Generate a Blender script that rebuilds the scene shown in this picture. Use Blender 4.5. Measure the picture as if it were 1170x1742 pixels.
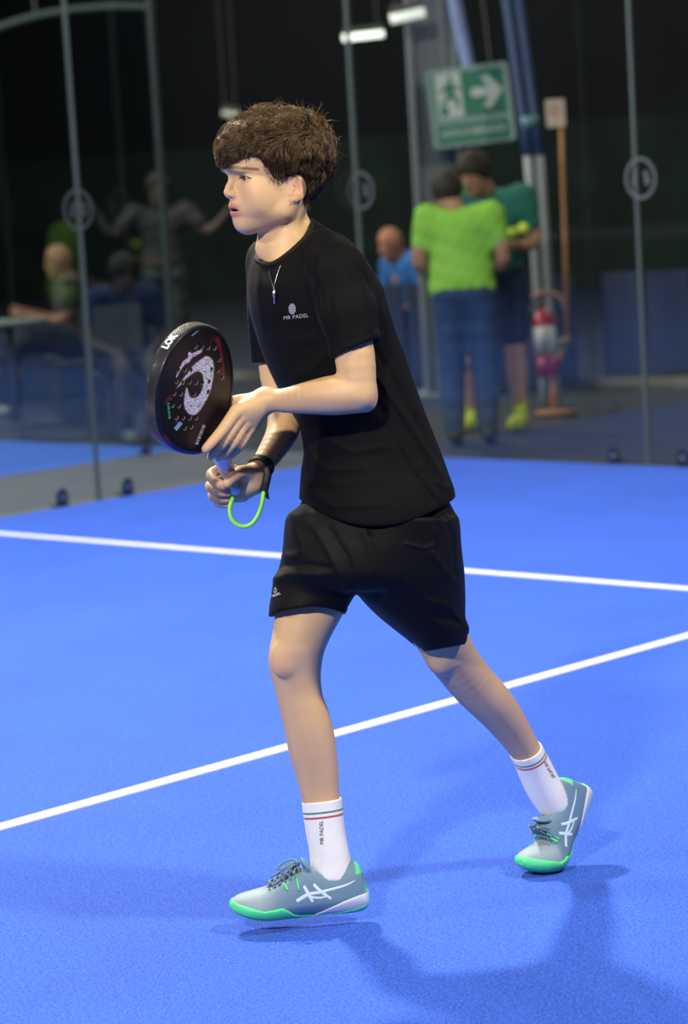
import bpy, bmesh, math, random
import numpy as np
from mathutils import Vector, Matrix
from mathutils.bvhtree import BVHTree
from mathutils.geometry import tessellate_polygon
random.seed(7); rng = np.random.default_rng(7)
for o in list(bpy.data.objects): bpy.data.objects.remove(o)
SC = bpy.context.scene; COL = SC.collection

# ---------------------------------------------------------------- camera, exposure, world, lights
CAM_H = 1.54
F_PX = 4443.0
R_WC = np.array([[0.72463726, -0.0451931, 0.68764702], [0.68669576, 0.13115876, -0.7150149], [-0.05787719, 0.99033073, 0.12607643]])
cam_data = bpy.data.cameras.new('camera'); cam = bpy.data.objects.new('camera', cam_data); COL.objects.link(cam)
cam_data.sensor_fit = 'VERTICAL'; cam_data.sensor_height = 24.0; cam_data.sensor_width = 24.0 * 1170 / 1742
cam_data.lens = F_PX / 1742 * 24.0
cam_data.clip_start = 0.05; cam_data.clip_end = 200
M4 = Matrix([list(R_WC[i]) + [0] for i in range(3)] + [[0, 0, 0, 1]])
cam.matrix_world = Matrix.Translation((0, 0, CAM_H)) @ M4
cam_data.dof.use_dof = True; cam_data.dof.focus_distance = 5.42; cam_data.dof.aperture_fstop = 2.35
SC.camera = cam
vs = SC.view_settings
vs.view_transform = 'Standard'; vs.look = 'None'; vs.gamma = 1; vs.use_curve_mapping = False
vs.exposure = 0.0
try: SC.cycles.max_bounces = 8; SC.cycles.transparent_max_bounces = 16; SC.cycles.caustics_reflective = False; SC.cycles.caustics_refractive = False
except Exception: pass

world = bpy.data.worlds.new('hall_air'); SC.world = world; world.use_nodes = True
world.node_tree.nodes['Background'].inputs[0].default_value = (0.35, 0.45, 0.6, 1)
world.node_tree.nodes['Background'].inputs[1].default_value = 0.03

def flood(loc, target, power, size=0.55, color=(1, 0.93, 0.79)):
    """one LED court floodlight"""
    l = bpy.data.lights.new('floodlight', 'AREA'); l.shape = 'RECTANGLE'; l.size = size; l.size_y = size * 0.7
    l.energy = power; l.color = color
    o = bpy.data.objects.new('floodlight_glow', l); COL.objects.link(o)
    o.location = loc
    o.rotation_euler = (Vector(target) - Vector(loc)).to_track_quat('-Z', 'Y').to_euler()
    return o
COURT_LIGHTS = [((-8.3, 5.7, 6.3), (-4.6, 4.6, 0.3), 820), ((0.6, 5.2, 6.0), (-4.6, 5.4, 0.3), 430),
                ((-9.6, -4.2, 6.6), (-4.6, 5.2, 0.3), 400), ((-0.2, -4.2, 6.6), (-5.0, 5.5, 0.3), 1000)]
for loc, tg, pw in COURT_LIGHTS: flood(loc, tg, pw)
# unseen fill lights added to brighten the hall beyond the glass
for loc, tg, pw in [((-13.0, 12.5, 6.5), (-12.0, 15.0, 0), 160), ((-7.5, 16.5, 7.0), (-9.5, 15.0, 0), 90), ((-16.5, 9.5, 5.5), (-14.8, 12.3, 0.8), 300), ((-26, 20, 8.4), (-24, 21, 0), 260), ((-11, 22, 8.4), (-12, 22.5, 0), 200), ((1, 20, 8.4), (0, 20.5, 0), 200), ((-15.5, 6.0, 6.5), (-14.5, 9.0, 0), 520)]:
    flood(loc, tg, pw, 1.2)

# ---------------------------------------------------------------- pixel / depth helpers (metric pinhole of the camera above)
D0 = 5.4; PXM = F_PX / D0      # 822.8 units per metre at the player
def pw(P):
    """(n,3) array px, py, z (z in 1/822.8 m behind the 5.4 m plane) -> world"""
    P = np.asarray(P, float).reshape(-1, 3)
    d = D0 + P[:, 2] / PXM
    v = np.stack([(P[:, 0] - 585) * d / F_PX, -(P[:, 1] - 871) * d / F_PX, -d], 1)
    return v @ R_WC.T + np.array([0, 0, CAM_H])
def at(px, py, d): return Vector(pw([[px, py, (d - D0) * PXM]])[0])
def ground(px, py, z=0.0):
    v = R_WC @ np.array([px - 585, -(py - 871), -F_PX]); t = (z - CAM_H) / v[2]
    return Vector(v * t + np.array([0, 0, CAM_H]))

# ---------------------------------------------------------------- tagging and linking
def tag(o, label=None, cat=None, group=None, kind=None):
    for k, v in (('label', label), ('category', cat), ('group', group), ('kind', kind)):
        if v: o[k] = v
    return o
def empty(name, loc=(0, 0, 0), rz=0.0):
    o = bpy.data.objects.new(name, None); COL.objects.link(o); o.location = loc; o.rotation_euler = (0, 0, rz); o.empty_display_size = 0.1
    return o
def link(name, me, mat, parent=None, world_space=False):
    o = bpy.data.objects.new(name, me); COL.objects.link(o)
    if mat is not None and len(me.materials) == 0:
        for m in (mat if isinstance(mat, (list, tuple)) else [mat]): me.materials.append(m)
    if parent is not None:
        o.parent = parent
        if world_space: o.matrix_parent_inverse = root_matrix(parent).inverted()
    return o
def root_matrix(o):
    m = Matrix.LocRotScale(o.location, o.rotation_euler, o.scale)
    if o.parent: m = root_matrix(o.parent) @ o.matrix_parent_inverse @ m
    return m
def mesh_from(name, V, Fc, smooth=True):
    me = bpy.data.meshes.new(name); me.from_pydata([tuple(map(float, v)) for v in V], [], [tuple(int(i) for i in f) for f in Fc]); me.update()
    if smooth: me.polygons.foreach_set('use_smooth', [True] * len(me.polygons))
    return me
def mesh_np(name, V, Q, smooth=True):
    """fast mesh from numpy verts (n,3) and quads (m,4)"""
    me = bpy.data.meshes.new(name); V = np.asarray(V, np.float32); Q = np.asarray(Q, np.int32)
    me.vertices.add(len(V)); me.vertices.foreach_set('co', V.ravel())
    me.loops.add(Q.size); me.loops.foreach_set('vertex_index', Q.ravel())
    me.polygons.add(len(Q)); me.polygons.foreach_set('loop_start', np.arange(0, Q.size, 4, dtype=np.int32))
    try: me.polygons.foreach_set('loop_total', np.full(len(Q), 4, np.int32))
    except Exception: pass
    me.update(calc_edges=True); me.validate()
    if smooth: me.polygons.foreach_set('use_smooth', np.ones(len(me.polygons), bool))
    return me

# ---------------------------------------------------------------- procedural materials
def mat(name, color=(0.5, 0.5, 0.5), rough=0.6, metal=0.0, spec=0.5, noise=None, bump=None, sheen=0, sss=0, emit=None, coat=0, var=0.0, vcol=None):
    m = bpy.data.materials.new(name); m.use_nodes = True; nt = m.node_tree; N = nt.nodes; L = nt.links
    b = N['Principled BSDF']
    b.inputs['Base Color'].default_value = (*color, 1); b.inputs['Roughness'].default_value = rough; b.inputs['Metallic'].default_value = metal
    b.inputs['Specular IOR Level'].default_value = spec
    if sheen: b.inputs['Sheen Weight'].default_value = sheen; b.inputs['Sheen Roughness'].default_value = 0.4
    if sss:
        b.inputs['Subsurface Weight'].default_value = sss; b.inputs['Subsurface Radius'].default_value = (0.010, 0.004, 0.002); b.inputs['Subsurface Scale'].default_value = 1.0
    if coat: b.inputs['Coat Weight'].default_value = coat; b.inputs['Coat Roughness'].default_value = 0.08
    if emit: b.inputs['Emission Color'].default_value = (*emit[:3], 1); b.inputs['Emission Strength'].default_value = emit[3]
    tc = N.new('ShaderNodeTexCoord')
    src = None
    if vcol:
        at_ = N.new('ShaderNodeAttribute'); at_.attribute_name = vcol; src = at_.outputs['Color']
    if noise or var:
        sc_, amt = noise if noise else (12.0, var)
        n = N.new('ShaderNodeTexNoise'); n.inputs['Scale'].default_value = sc_; n.inputs['Detail'].default_value = 5
        L.new(tc.outputs['Object'], n.inputs['Vector'])
        r = N.new('ShaderNodeMapRange'); r.inputs[1].default_value = 0.25; r.inputs[2].default_value = 0.75
        r.inputs[3].default_value = 1 - amt; r.inputs[4].default_value = 1 + amt; L.new(n.outputs['Fac'], r.inputs[0])
        mx = N.new('ShaderNodeVectorMath'); mx.operation = 'SCALE'
        if src is not None: L.new(src, mx.inputs[0])
        else: mx.inputs[0].default_value = color
        L.new(r.outputs[0], mx.inputs['Scale']); src = mx.outputs[0]
    if src is not None: L.new(src, b.inputs['Base Color'])
    if bump:
        n2 = N.new('ShaderNodeTexNoise'); n2.inputs['Scale'].default_value = bump[0]; n2.inputs['Detail'].default_value = 4
        L.new(tc.outputs['Object'], n2.inputs['Vector'])
        bp = N.new('ShaderNodeBump'); bp.inputs['Strength'].default_value = bump[1]; bp.inputs['Distance'].default_value = bump[2] if len(bump) > 2 else 0.002
        L.new(n2.outputs['Fac'], bp.inputs['Height']); L.new(bp.outputs[0], b.inputs['Normal'])
    return m

# ---------------------------------------------------------------- implicit-surface modeller (smooth unions -> surface nets)
def smin(a, b, k):
    if k <= 0: return np.minimum(a, b)
    h = np.maximum(k - np.abs(a - b), 0) / k
    return np.minimum(a, b) - h * h * k * 0.25
class Node:
    pass
class RC(Node):            # tapered capsule
    def __init__(s, p1, r1, p2, r2):
        s.a = np.array(p1, float); s.b = np.array(p2, float); s.r1 = r1; s.r2 = r2
        s.lo = np.minimum(s.a - r1, s.b - r2); s.hi = np.maximum(s.a + r1, s.b + r2)
        s.ab = s.b - s.a; s.L = max(float(s.ab @ s.ab), 1e-9)
    def ev(s, x, y, z, bl, bh):
        px = x - s.a[0]; py = y - s.a[1]; pz = z - s.a[2]
        t = np.clip((px * s.ab[0] + py * s.ab[1] + pz * s.ab[2]) / s.L, 0, 1)
        return np.sqrt((px - t * s.ab[0]) ** 2 + (py - t * s.ab[1]) ** 2 + (pz - t * s.ab[2]) ** 2) - (s.r1 + t * (s.r2 - s.r1))
class EL(Node):            # ellipsoid with optional axes (rows)
    def __init__(s, c, r, ax=None):
        s.c = np.array(c, float); s.r = np.array(r, float); s.ax = None if ax is None else np.array(ax, float)
        if s.ax is None: e = s.r
        else: e = np.sqrt(((s.ax * s.r[:, None]) ** 2).sum(0))
        s.lo = s.c - e; s.hi = s.c + e
    def ev(s, x, y, z, bl, bh):
        px = x - s.c[0]; py = y - s.c[1]; pz = z - s.c[2]
        if s.ax is not None:
            A = s.ax
            px, py, pz = A[0, 0] * px + A[0, 1] * py + A[0, 2] * pz, A[1, 0] * px + A[1, 1] * py + A[1, 2] * pz, A[2, 0] * px + A[2, 1] * py + A[2, 2] * pz
        k0 = np.sqrt((px / s.r[0]) ** 2 + (py / s.r[1]) ** 2 + (pz / s.r[2]) ** 2)
        k1 = np.sqrt((px / s.r[0] ** 2) ** 2 + (py / s.r[1] ** 2) ** 2 + (pz / s.r[2] ** 2) ** 2) + 1e-9
        return k0 * (k0 - 1) / k1
def dense_rows(rows, n=5):
    """smooth (monotone cubic) resampling of table rows over their first column"""
    R = np.array(rows, float)
    if len(R) < 3: return R
    x = R[:, 0]; h = np.diff(x); out = []
    D = np.diff(R[:, 1:], axis=0) / h[:, None]; M = np.zeros((len(R), R.shape[1] - 1)); M[0] = D[0]; M[-1] = D[-1]
    for i in range(1, len(R) - 1):
        s_ = D[i - 1] * D[i] > 0; w1, w2 = 2 * h[i] + h[i - 1], h[i] + 2 * h[i - 1]
        with np.errstate(all='ignore'): M[i] = np.where(s_, (w1 + w2) / (w1 / D[i - 1] + w2 / D[i]), 0)
    M = np.nan_to_num(M)
    for i in range(len(R) - 1):
        for k in range(n):
            t = k / n; h00, h10, h01, h11 = 2 * t**3 - 3 * t**2 + 1, t**3 - 2 * t**2 + t, -2 * t**3 + 3 * t**2, t**3 - t**2
            out.append([x[i] + t * h[i]] + list(h00 * R[i, 1:] + h10 * h[i] * M[i] + h01 * R[i + 1, 1:] + h11 * h[i] * M[i + 1]))
    out.append(list(R[-1])); return np.array(out)
class SL(Node):            # stack of sheared elliptic slices: rows (y, xl, xr, zc, hz, rho)
    def __init__(s, rows, n=2.0, cap=6.0):
        R = dense_rows(rows); s.R = R; s.n = n; s.cap = cap
        s.lo = np.array([R[:, 1].min(), R[0, 0], (R[:, 3] - R[:, 4]).min()]); s.hi = np.array([R[:, 2].max(), R[-1, 0], (R[:, 3] + R[:, 4]).max()])
    def ev(s, x, y, z, bl, bh):
        R = s.R; Y = np.clip(y, R[0, 0], R[-1, 0])
        I = lambda c: np.interp(Y, R[:, 0], R[:, c])
        xl = I(1); xr = I(2); zc = I(3); hz = I(4); rho = I(5)
        hx = np.maximum((xr - xl) / 2, 0.5); u = (x - (xl + xr) / 2) / hx; w = (z - zc) / np.maximum(hz, 0.5)
        # whitened coordinates of the correlated ellipse
        w2 = (w - rho * u) / np.sqrt(1 - rho * rho)
        if s.n == 2.0: q = np.sqrt(u * u + w2 * w2)
        else: q = (np.abs(u) ** s.n + np.abs(w2) ** s.n) ** (1 / s.n)
        d = (q - 1) * np.minimum(hx, hz)
        dc = np.maximum(R[0, 0] - y, y - R[-1, 0])
        return smaxf(d, dc, s.cap)
def smaxf(a, b, k): return -smin(-a, -b, k)
class FN(Node):            # arbitrary function with bounds
    def __init__(s, fn, lo, hi): s.fn = fn; s.lo = np.array(lo, float); s.hi = np.array(hi, float)
    def ev(s, x, y, z, bl, bh): return s.fn(x, y, z)
BIG = 1e3
def hit(n, bl, bh, m): return np.all(n.lo - m <= bh) and np.all(n.hi + m >= bl)
class U(Node):             # smooth union
    def __init__(s, k, ch): s.k = k; s.ch = ch; s.lo = np.min([c.lo for c in ch], 0); s.hi = np.max([c.hi for c in ch], 0)
    def ev(s, x, y, z, bl, bh):
        r = None; m = s.k + 5
        for c in s.ch:
            if not hit(c, bl, bh, m): continue
            v = c.ev(x, y, z, bl, bh)
            r = v if r is None else smin(r, v, s.k)
        return np.full(np.broadcast(x, y, z).shape, BIG) if r is None else r
class SUB(Node):           # smooth subtraction a - b
    def __init__(s, k, a, b): s.k = k; s.a = a; s.b = b; s.lo = a.lo; s.hi = a.hi
    def ev(s, x, y, z, bl, bh):
        v = s.a.ev(x, y, z, bl, bh)
        for b in s.b:
            if hit(b, bl, bh, s.k + 5): v = smaxf(v, -b.ev(x, y, z, bl, bh), s.k)
        return v
class CUT(Node):           # keep where fn(x,y,z) < 0
    def __init__(s, k, a, fns): s.k = k; s.a = a; s.f = fns; s.lo = a.lo; s.hi = a.hi
    def ev(s, x, y, z, bl, bh):
        v = s.a.ev(x, y, z, bl, bh)
        for f in s.f: v = smaxf(v, f(x, y, z), s.k)
        return v
class DISP(Node):          # displaced field
    def __init__(s, a, fn, m=8): s.a = a; s.fn = fn; s.lo = a.lo - m; s.hi = a.hi + m
    def ev(s, x, y, z, bl, bh): return s.a.ev(x, y, z, bl, bh) + s.fn(x, y, z)
def halfspace(p, n):
    p = np.array(p, float); n = np.array(n, float); n /= np.linalg.norm(n)
    return lambda x, y, z: (x - p[0]) * n[0] + (y - p[1]) * n[1] + (z - p[2]) * n[2]
def axis_coords(lo, hi, h, fine=None):
    """coordinates from lo to hi with step h, finer step inside each (a, b, hf)"""
    out = [lo]; x = lo; n_guard = 0
    while x < hi:
        st = h
        for (a, b, hf) in (fine or []):
            if a <= x < b: st = min(st, hf)
            elif a - h < x < a: st = min(st, max(hf, a - x + 1e-6))
        x += st; out.append(x)
    return np.array(out)
def surface(node, xs, ys, zs, B=16):
    """surface nets over a rectilinear grid; returns verts, quads"""
    nx, ny, nz = len(xs), len(ys), len(zs)
    keys = []; verts = []; QK = []; 
    def key(i, j, k): return (i.astype(np.int64) * ny + j) * nz + k
    for i0 in range(0, nx - 1, B):
        i1 = min(i0 + B, nx - 1)
        for j0 in range(0, ny - 1, B):
            j1 = min(j0 + B, ny - 1)
            for k0 in range(0, nz - 1, B):
                k1 = min(k0 + B, nz - 1)
                bl = np.array([xs[i0], ys[j0], zs[k0]]); bh = np.array([xs[i1], ys[j1], zs[k1]])
                if not hit(node, bl, bh, 3): continue
                c = (bl + bh) / 2; hd = float(np.linalg.norm(bh - bl) / 2)
                f0 = float(np.ravel(node.ev(np.array([c[0]]), np.array([c[1]]), np.array([c[2]]), bl - hd, bh + hd))[0])
                if abs(f0) > 1.6 * hd + 4: continue
                X = xs[i0:i1 + 1][:, None, None]; Y = ys[j0:j1 + 1][None, :, None]; Z = zs[k0:k1 + 1][None, None, :]
                f = node.ev(X, Y, Z, bl, bh)
                if f.min() > 0 or f.max() < 0: continue
                f = np.broadcast_to(f, (i1 - i0 + 1, j1 - j0 + 1, k1 - k0 + 1))
                s = f < 0
                cnt = np.zeros((i1 - i0, j1 - j0, k1 - k0), np.int32); acc = np.zeros(cnt.shape + (3,))
                XX = [xs[i0:i1 + 1], ys[j0:j1 + 1], zs[k0:k1 + 1]]
                for ax in range(3):
                    n = f.shape[ax]
                    sl0 = [slice(None)] * 3; sl1 = [slice(None)] * 3; sl0[ax] = slice(0, n - 1); sl1[ax] = slice(1, n)
                    fa = f[tuple(sl0)]; fb = f[tuple(sl1)]; cr = s[tuple(sl0)] != s[tuple(sl1)]
                    if not cr.any(): continue
                    t = np.where(cr, fa / np.where(cr, fa - fb, 1), 0)
                    shp = [1, 1, 1]; shp[ax] = n - 1
                    c0 = XX[ax][:-1].reshape(shp); dc = np.diff(XX[ax]).reshape(shp)
                    pos = [None] * 3
                    for a2 in range(3):
                        if a2 == ax: pos[a2] = c0 + t * dc
                        else:
                            sh2 = [1, 1, 1]; sh2[a2] = f.shape[a2]; pos[a2] = np.broadcast_to(XX[a2].reshape(sh2), cr.shape)
                    P = np.stack(pos, -1) * cr[..., None]; C = cr.astype(np.int32)
                    o = [a for a in range(3) if a != ax]
                    for da in (0, 1):
                        for db in (0, 1):
                            sl = [slice(None)] * 3
                            sl[o[0]] = slice(da, cr.shape[o[0]] - 1 + da); sl[o[1]] = slice(db, cr.shape[o[1]] - 1 + db)
                            cnt += C[tuple(sl)]; acc += P[tuple(sl)]
                    # quads for edges whose start corner is owned by this block
                    e = cr.copy()
                    for a2 in range(3):
                        if a2 != ax:
                            sl = [slice(None)] * 3; sl[a2] = slice(e.shape[a2] - 1, None)
                            e[tuple(sl)] = False
                    I, J, K = np.nonzero(e)
                    if len(I):
                        sg = s[tuple(sl0)][I, J, K]
                        G = np.stack([I + i0, J + j0, K + k0], 1)
                        u, v = (1, 2) if ax == 0 else ((2, 0) if ax == 1 else (0, 1))
                        du = np.zeros(3, int); du[u] = 1; dv = np.zeros(3, int); dv[v] = 1
                        q = [G - du - dv, G - dv, G, G - du]
                        qk = np.stack([key(a[:, 0], a[:, 1], a[:, 2]) for a in q], 1)
                        ok = (G[:, u] > 0) & (G[:, v] > 0)
                        qk = np.where(sg[:, None], qk, qk[:, ::-1])[ok]
                        QK.append(qk)
                a = cnt > 0; I, J, K = np.nonzero(a)
                keys.append(key(I + i0, J + j0, K + k0)); verts.append(acc[a] / cnt[a][:, None])
    keys = np.concatenate(keys); verts = np.concatenate(verts); QK = np.concatenate(QK)
    od = np.argsort(keys); keys = keys[od]; verts = verts[od]
    idx = np.searchsorted(keys, QK); idx = np.minimum(idx, len(keys) - 1)
    ok = np.all(keys[idx] == QK, 1)
    return verts, idx[ok]
def grid_of(node, h, fx=None, fy=None, fz=None):
    lo = node.lo - 4; hi = node.hi + 4
    return axis_coords(lo[0], hi[0], h, fx), axis_coords(lo[1], hi[1], h, fy), axis_coords(lo[2], hi[2], h, fz)
def relax(V, Q, it=1, w=0.5):
    """laplacian smoothing over quad edges"""
    E = np.concatenate([Q[:, [0, 1]], Q[:, [1, 2]], Q[:, [2, 3]], Q[:, [3, 0]]])
    for _ in range(it):
        A = np.zeros_like(V); C = np.zeros(len(V))
        for c in range(3): A[:, c] = np.bincount(E[:, 0], V[E[:, 1], c], len(V)) + np.bincount(E[:, 1], V[E[:, 0], c], len(V))
        C = np.bincount(E[:, 0], minlength=len(V)) + np.bincount(E[:, 1], minlength=len(V))
        V = V + w * (A / np.maximum(C, 1)[:, None] - V)
    return V
def set_vcol(me, cols, name='tint'):
    a = me.color_attributes.new(name, 'FLOAT_COLOR', 'POINT')
    C = np.ones((len(cols), 4), np.float32); C[:, :3] = cols; a.data.foreach_set('color', C.ravel())
def polydist(x, y, pts):
    """2-D distance to a polyline"""
    d = None
    for (a, b), (c, e) in zip(pts[:-1], pts[1:]):
        ux, uy = c - a, e - b; L = ux * ux + uy * uy + 1e-9
        t = np.clip(((x - a) * ux + (y - b) * uy) / L, 0, 1)
        q = (x - a - t * ux) ** 2 + (y - b - t * uy) ** 2
        d = q if d is None else np.minimum(d, q)
    return np.sqrt(d)
# sweep / tube helpers
def tube(pts, rad, seg=10, closed=False, flat=1.0, cap=True):
    """round tube through pts; rad scalar or list"""
    P = [Vector(p) for p in pts]; n = len(P); R = rad if isinstance(rad, (list, tuple)) else [rad] * n
    V = []; Fc = []; prev = None
    for i in range(n):
        t = (P[(i + 1) % n] - P[(i - 1) % n]) if closed else (P[min(i + 1, n - 1)] - P[max(i - 1, 0)])
        t.normalize()
        if prev is None: a = t.orthogonal().normalized()
        else: a = (prev - t * prev.dot(t)).normalized()
        prev = a; b = t.cross(a)
        for k in range(seg):
            an = 2 * math.pi * k / seg; V.append(P[i] + a * math.cos(an) * R[i] + b * math.sin(an) * R[i] * flat)
    m = n if closed else n - 1
    for i in range(m):
        for k in range(seg):
            j = (i + 1) % n; Fc.append((i * seg + k, i * seg + (k + 1) % seg, j * seg + (k + 1) % seg, j * seg + k))
    if cap and not closed:
        Fc.append(tuple(range(seg))[::-1]); Fc.append(tuple(range((n - 1) * seg, n * seg)))
    return V, Fc
def catmull(pts, n=6, closed=False):
    P = [np.array(p, float) for p in pts]; out = []; m = len(P)
    rngi = range(m) if closed else range(m - 1)
    for i in rngi:
        if closed: p0, p1, p2, p3 = P[(i - 1) % m], P[i], P[(i + 1) % m], P[(i + 2) % m]
        else: p0, p1, p2, p3 = P[max(i - 1, 0)], P[i], P[i + 1], P[min(i + 2, m - 1)]
        for k in range(n):
            t = k / n; out.append(0.5 * (2 * p1 + (p2 - p0) * t + (2 * p0 - 5 * p1 + 4 * p2 - p3) * t * t + (3 * p1 - p0 - 3 * p2 + p3) * t ** 3))
    if not closed: out.append(P[-1])
    return out
class MB:
    """collects shapes, builds ONE mesh object"""
    def __init__(s): s.V = []; s.F = []
    def add(s, V, Fc):
        o = len(s.V); s.V += [Vector(v) for v in V]; s.F += [tuple(i + o for i in f) for f in Fc]; return s
    def box(s, x0, x1, y0, y1, z0, z1, M=None):
        V = [Vector((x, y, z)) for x in (x0, x1) for y in (y0, y1) for z in (z0, z1)]
        if M is not None: V = [M @ v for v in V]
        return s.add(V, [(0, 1, 3, 2), (4, 6, 7, 5), (0, 4, 5, 1), (2, 3, 7, 6), (0, 2, 6, 4), (1, 5, 7, 3)])
    def tube(s, pts, r, seg=10, closed=False, flat=1.0): return s.add(*tube(pts, r, seg, closed, flat))
    def lathe(s, prof, seg=24, M=None):
        """prof: (radius, z) list"""
        V = []; Fc = []
        for r, z in prof:
            for k in range(seg):
                a = 2 * math.pi * k / seg; v = Vector((r * math.cos(a), r * math.sin(a), z)); V.append(M @ v if M is not None else v)
        for i in range(len(prof) - 1):
            for k in range(seg): Fc.append((i * seg + k, i * seg + (k + 1) % seg, (i + 1) * seg + (k + 1) % seg, (i + 1) * seg + k))
        Fc.append(tuple(range(seg))[::-1]); Fc.append(tuple(range((len(prof) - 1) * seg, len(prof) * seg)))
        return s.add(V, Fc)
    def prism(s, poly, t, M=None):
        """2-D polygon (x, y) extruded to thickness t"""
        n = len(poly); V = [Vector((x, y, 0)) for x, y in poly] + [Vector((x, y, t)) for x, y in poly]
        if M is not None: V = [M @ v for v in V]
        Fc = [tuple(range(n))[::-1], tuple(range(n, 2 * n))] + [(i, (i + 1) % n, n + (i + 1) % n, n + i) for i in range(n)]
        return s.add(V, Fc)
    def build(s, name, m, parent=None, smooth=False, bevel=0.0, world_space=False):
        me = mesh_from(name, s.V, s.F, smooth)
        bm = bmesh.new(); bm.from_mesh(me); bmesh.ops.recalc_face_normals(bm, faces=bm.faces)
        if bevel: bmesh.ops.bevel(bm, geom=[e for e in bm.edges if len(e.link_faces) == 2 and e.calc_face_angle(0) > 0.5], offset=bevel, segments=2, affect='EDGES', profile=0.6)
        bm.to_mesh(me); bm.free()
        if smooth:
            me.polygons.foreach_set('use_smooth', [True] * len(me.polygons))
        return link(name, me, m, parent, world_space)
def text_mesh(body, size=1.0, bold=0.0, align='CENTER', spacing=1.0):
    """text outline as (V, F) in the xy plane, made with the built-in font"""
    cu = bpy.data.curves.new('txt', 'FONT'); cu.body = body; cu.size = size; cu.offset = bold; cu.align_x = align; cu.align_y = 'CENTER'; cu.space_character = spacing
    cu.resolution_u = 3
    o = bpy.data.objects.new('txt', cu); COL.objects.link(o)
    dg = bpy.context.evaluated_depsgraph_get(); me = bpy.data.meshes.new_from_object(o.evaluated_get(dg))
    V = [v.co.copy() for v in me.vertices]; Fc = [tuple(p.vertices) for p in me.polygons]
    bpy.data.objects.remove(o); bpy.data.curves.remove(cu); bpy.data.meshes.remove(me)
    return V, Fc
# ================================================================= THE COURT AND THE HALL
def turf_mat(name, col):
    m = bpy.data.materials.new(name); m.use_nodes = True; nt = m.node_tree; N = nt.nodes; L = nt.links; b = N['Principled BSDF']
    b.inputs['Roughness'].default_value = 0.75; b.inputs['Specular IOR Level'].default_value = 0.25; b.inputs['Sheen Weight'].default_value = 0.08; b.inputs['Sheen Roughness'].default_value = 0.5
    b.inputs['Sheen Tint'].default_value = (0.6, 0.7, 1, 1)
    tc = N.new('ShaderNodeTexCoord')
    def noise(sc, det=4, rough=0.6):
        n = N.new('ShaderNodeTexNoise'); n.inputs['Scale'].default_value = sc; n.inputs['Detail'].default_value = det; n.inputs['Roughness'].default_value = rough; L.new(tc.outputs['Object'], n.inputs['Vector']); return n
    f1, f2, f3 = noise(170, 4, 0.8), noise(55, 4), noise(1.6, 5)
    r1 = N.new('ShaderNodeValToRGB'); e = r1.color_ramp.elements
    e[0].position = 0.42; e[0].color = (col[0] * 0.35, col[1] * 0.48, col[2] * 0.62, 1); e[1].position = 0.60; e[1].color = (col[0] * 2.2 + 0.008, col[1] * 1.5 + 0.01, min(col[2] * 1.25, 1), 1)
    el = e.new(0.5); el.color = (*col, 1)
    L.new(f1.outputs['Fac'], r1.inputs[0])
    mr = N.new('ShaderNodeMapRange'); mr.inputs[1].default_value = 0.3; mr.inputs[2].default_value = 0.7; mr.inputs[3].default_value = 0.86; mr.inputs[4].default_value = 1.14; L.new(f2.outputs['Fac'], mr.inputs[0])
    mr2 = N.new('ShaderNodeMapRange'); mr2.inputs[1].default_value = 0.3; mr2.inputs[2].default_value = 0.7; mr2.inputs[3].default_value = 0.90; mr2.inputs[4].default_value = 1.10; L.new(f3.outputs['Fac'], mr2.inputs[0])
    mm = N.new('ShaderNodeMath'); mm.operation = 'MULTIPLY'; L.new(mr.outputs[0], mm.inputs[0]); L.new(mr2.outputs[0], mm.inputs[1])
    vm = N.new('ShaderNodeVectorMath'); vm.operation = 'SCALE'; L.new(r1.outputs[0], vm.inputs[0]); L.new(mm.outputs[0], vm.inputs['Scale']); L.new(vm.outputs[0], b.inputs['Base Color'])
    bp = N.new('ShaderNodeBump'); bp.inputs['Strength'].default_value = 0.7; bp.inputs['Distance'].default_value = 0.005; L.new(f1.outputs['Fac'], bp.inputs['Height']); L.new(bp.outputs[0], b.inputs['Normal'])
    return m
BLUE = (0.023, 0.115, 0.76)
turf_m = turf_mat('blue_turf', BLUE)
white_line = mat('white_turf', (0.82, 0.84, 0.88), 0.8, bump=(230, 0.5, 0.003), noise=(60, 0.08))
concrete = mat('dark_concrete', (0.026, 0.034, 0.055), 0.55, noise=(1.2, 0.25), bump=(40, 0.1))  # darkened and blued to paint in weaker light and the turf's reflection
def boxo(name, x0, x1, y0, y1, z0, z1, m, parent=None, kind=None, bevel=0.0):
    o = MB().box(x0, x1, y0, y1, z0, z1).build(name, m, parent, bevel=bevel, world_space=parent is not None)
    if kind: o['kind'] = kind
    return o
YB, XL = 10.65, -10.0
boxo('floor', XL, 0.0, -9.35, YB, -0.03, 0.0, turf_m, kind='structure')
boxo('ground', -45, 12, -16, 40, -0.2, -0.012, concrete, kind='structure')
boxo('path', -11.52, -10.0, -9.4, YB, -0.012, -0.004, mat('grey_strip', (0.12, 0.125, 0.125), 0.6, noise=(1.5, 0.2), bump=(40, 0.1)), kind='structure')  # same floor, paler to paint in the stronger light between the courts
boxo('floor.001', -21.5, -11.52, -9.4, 10.58, -0.03, 0.0, turf_mat('neighbour_turf', (0.04, 0.16, 0.80)), kind='structure')
boxo('court_line', XL, 0, 7.553, 7.603, 0.0, 0.0035, white_line, kind='structure')
boxo('court_line.001', -5.053, -5.003, 0.65, 7.80, 0.0, 0.0036, white_line, kind='structure')
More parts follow.
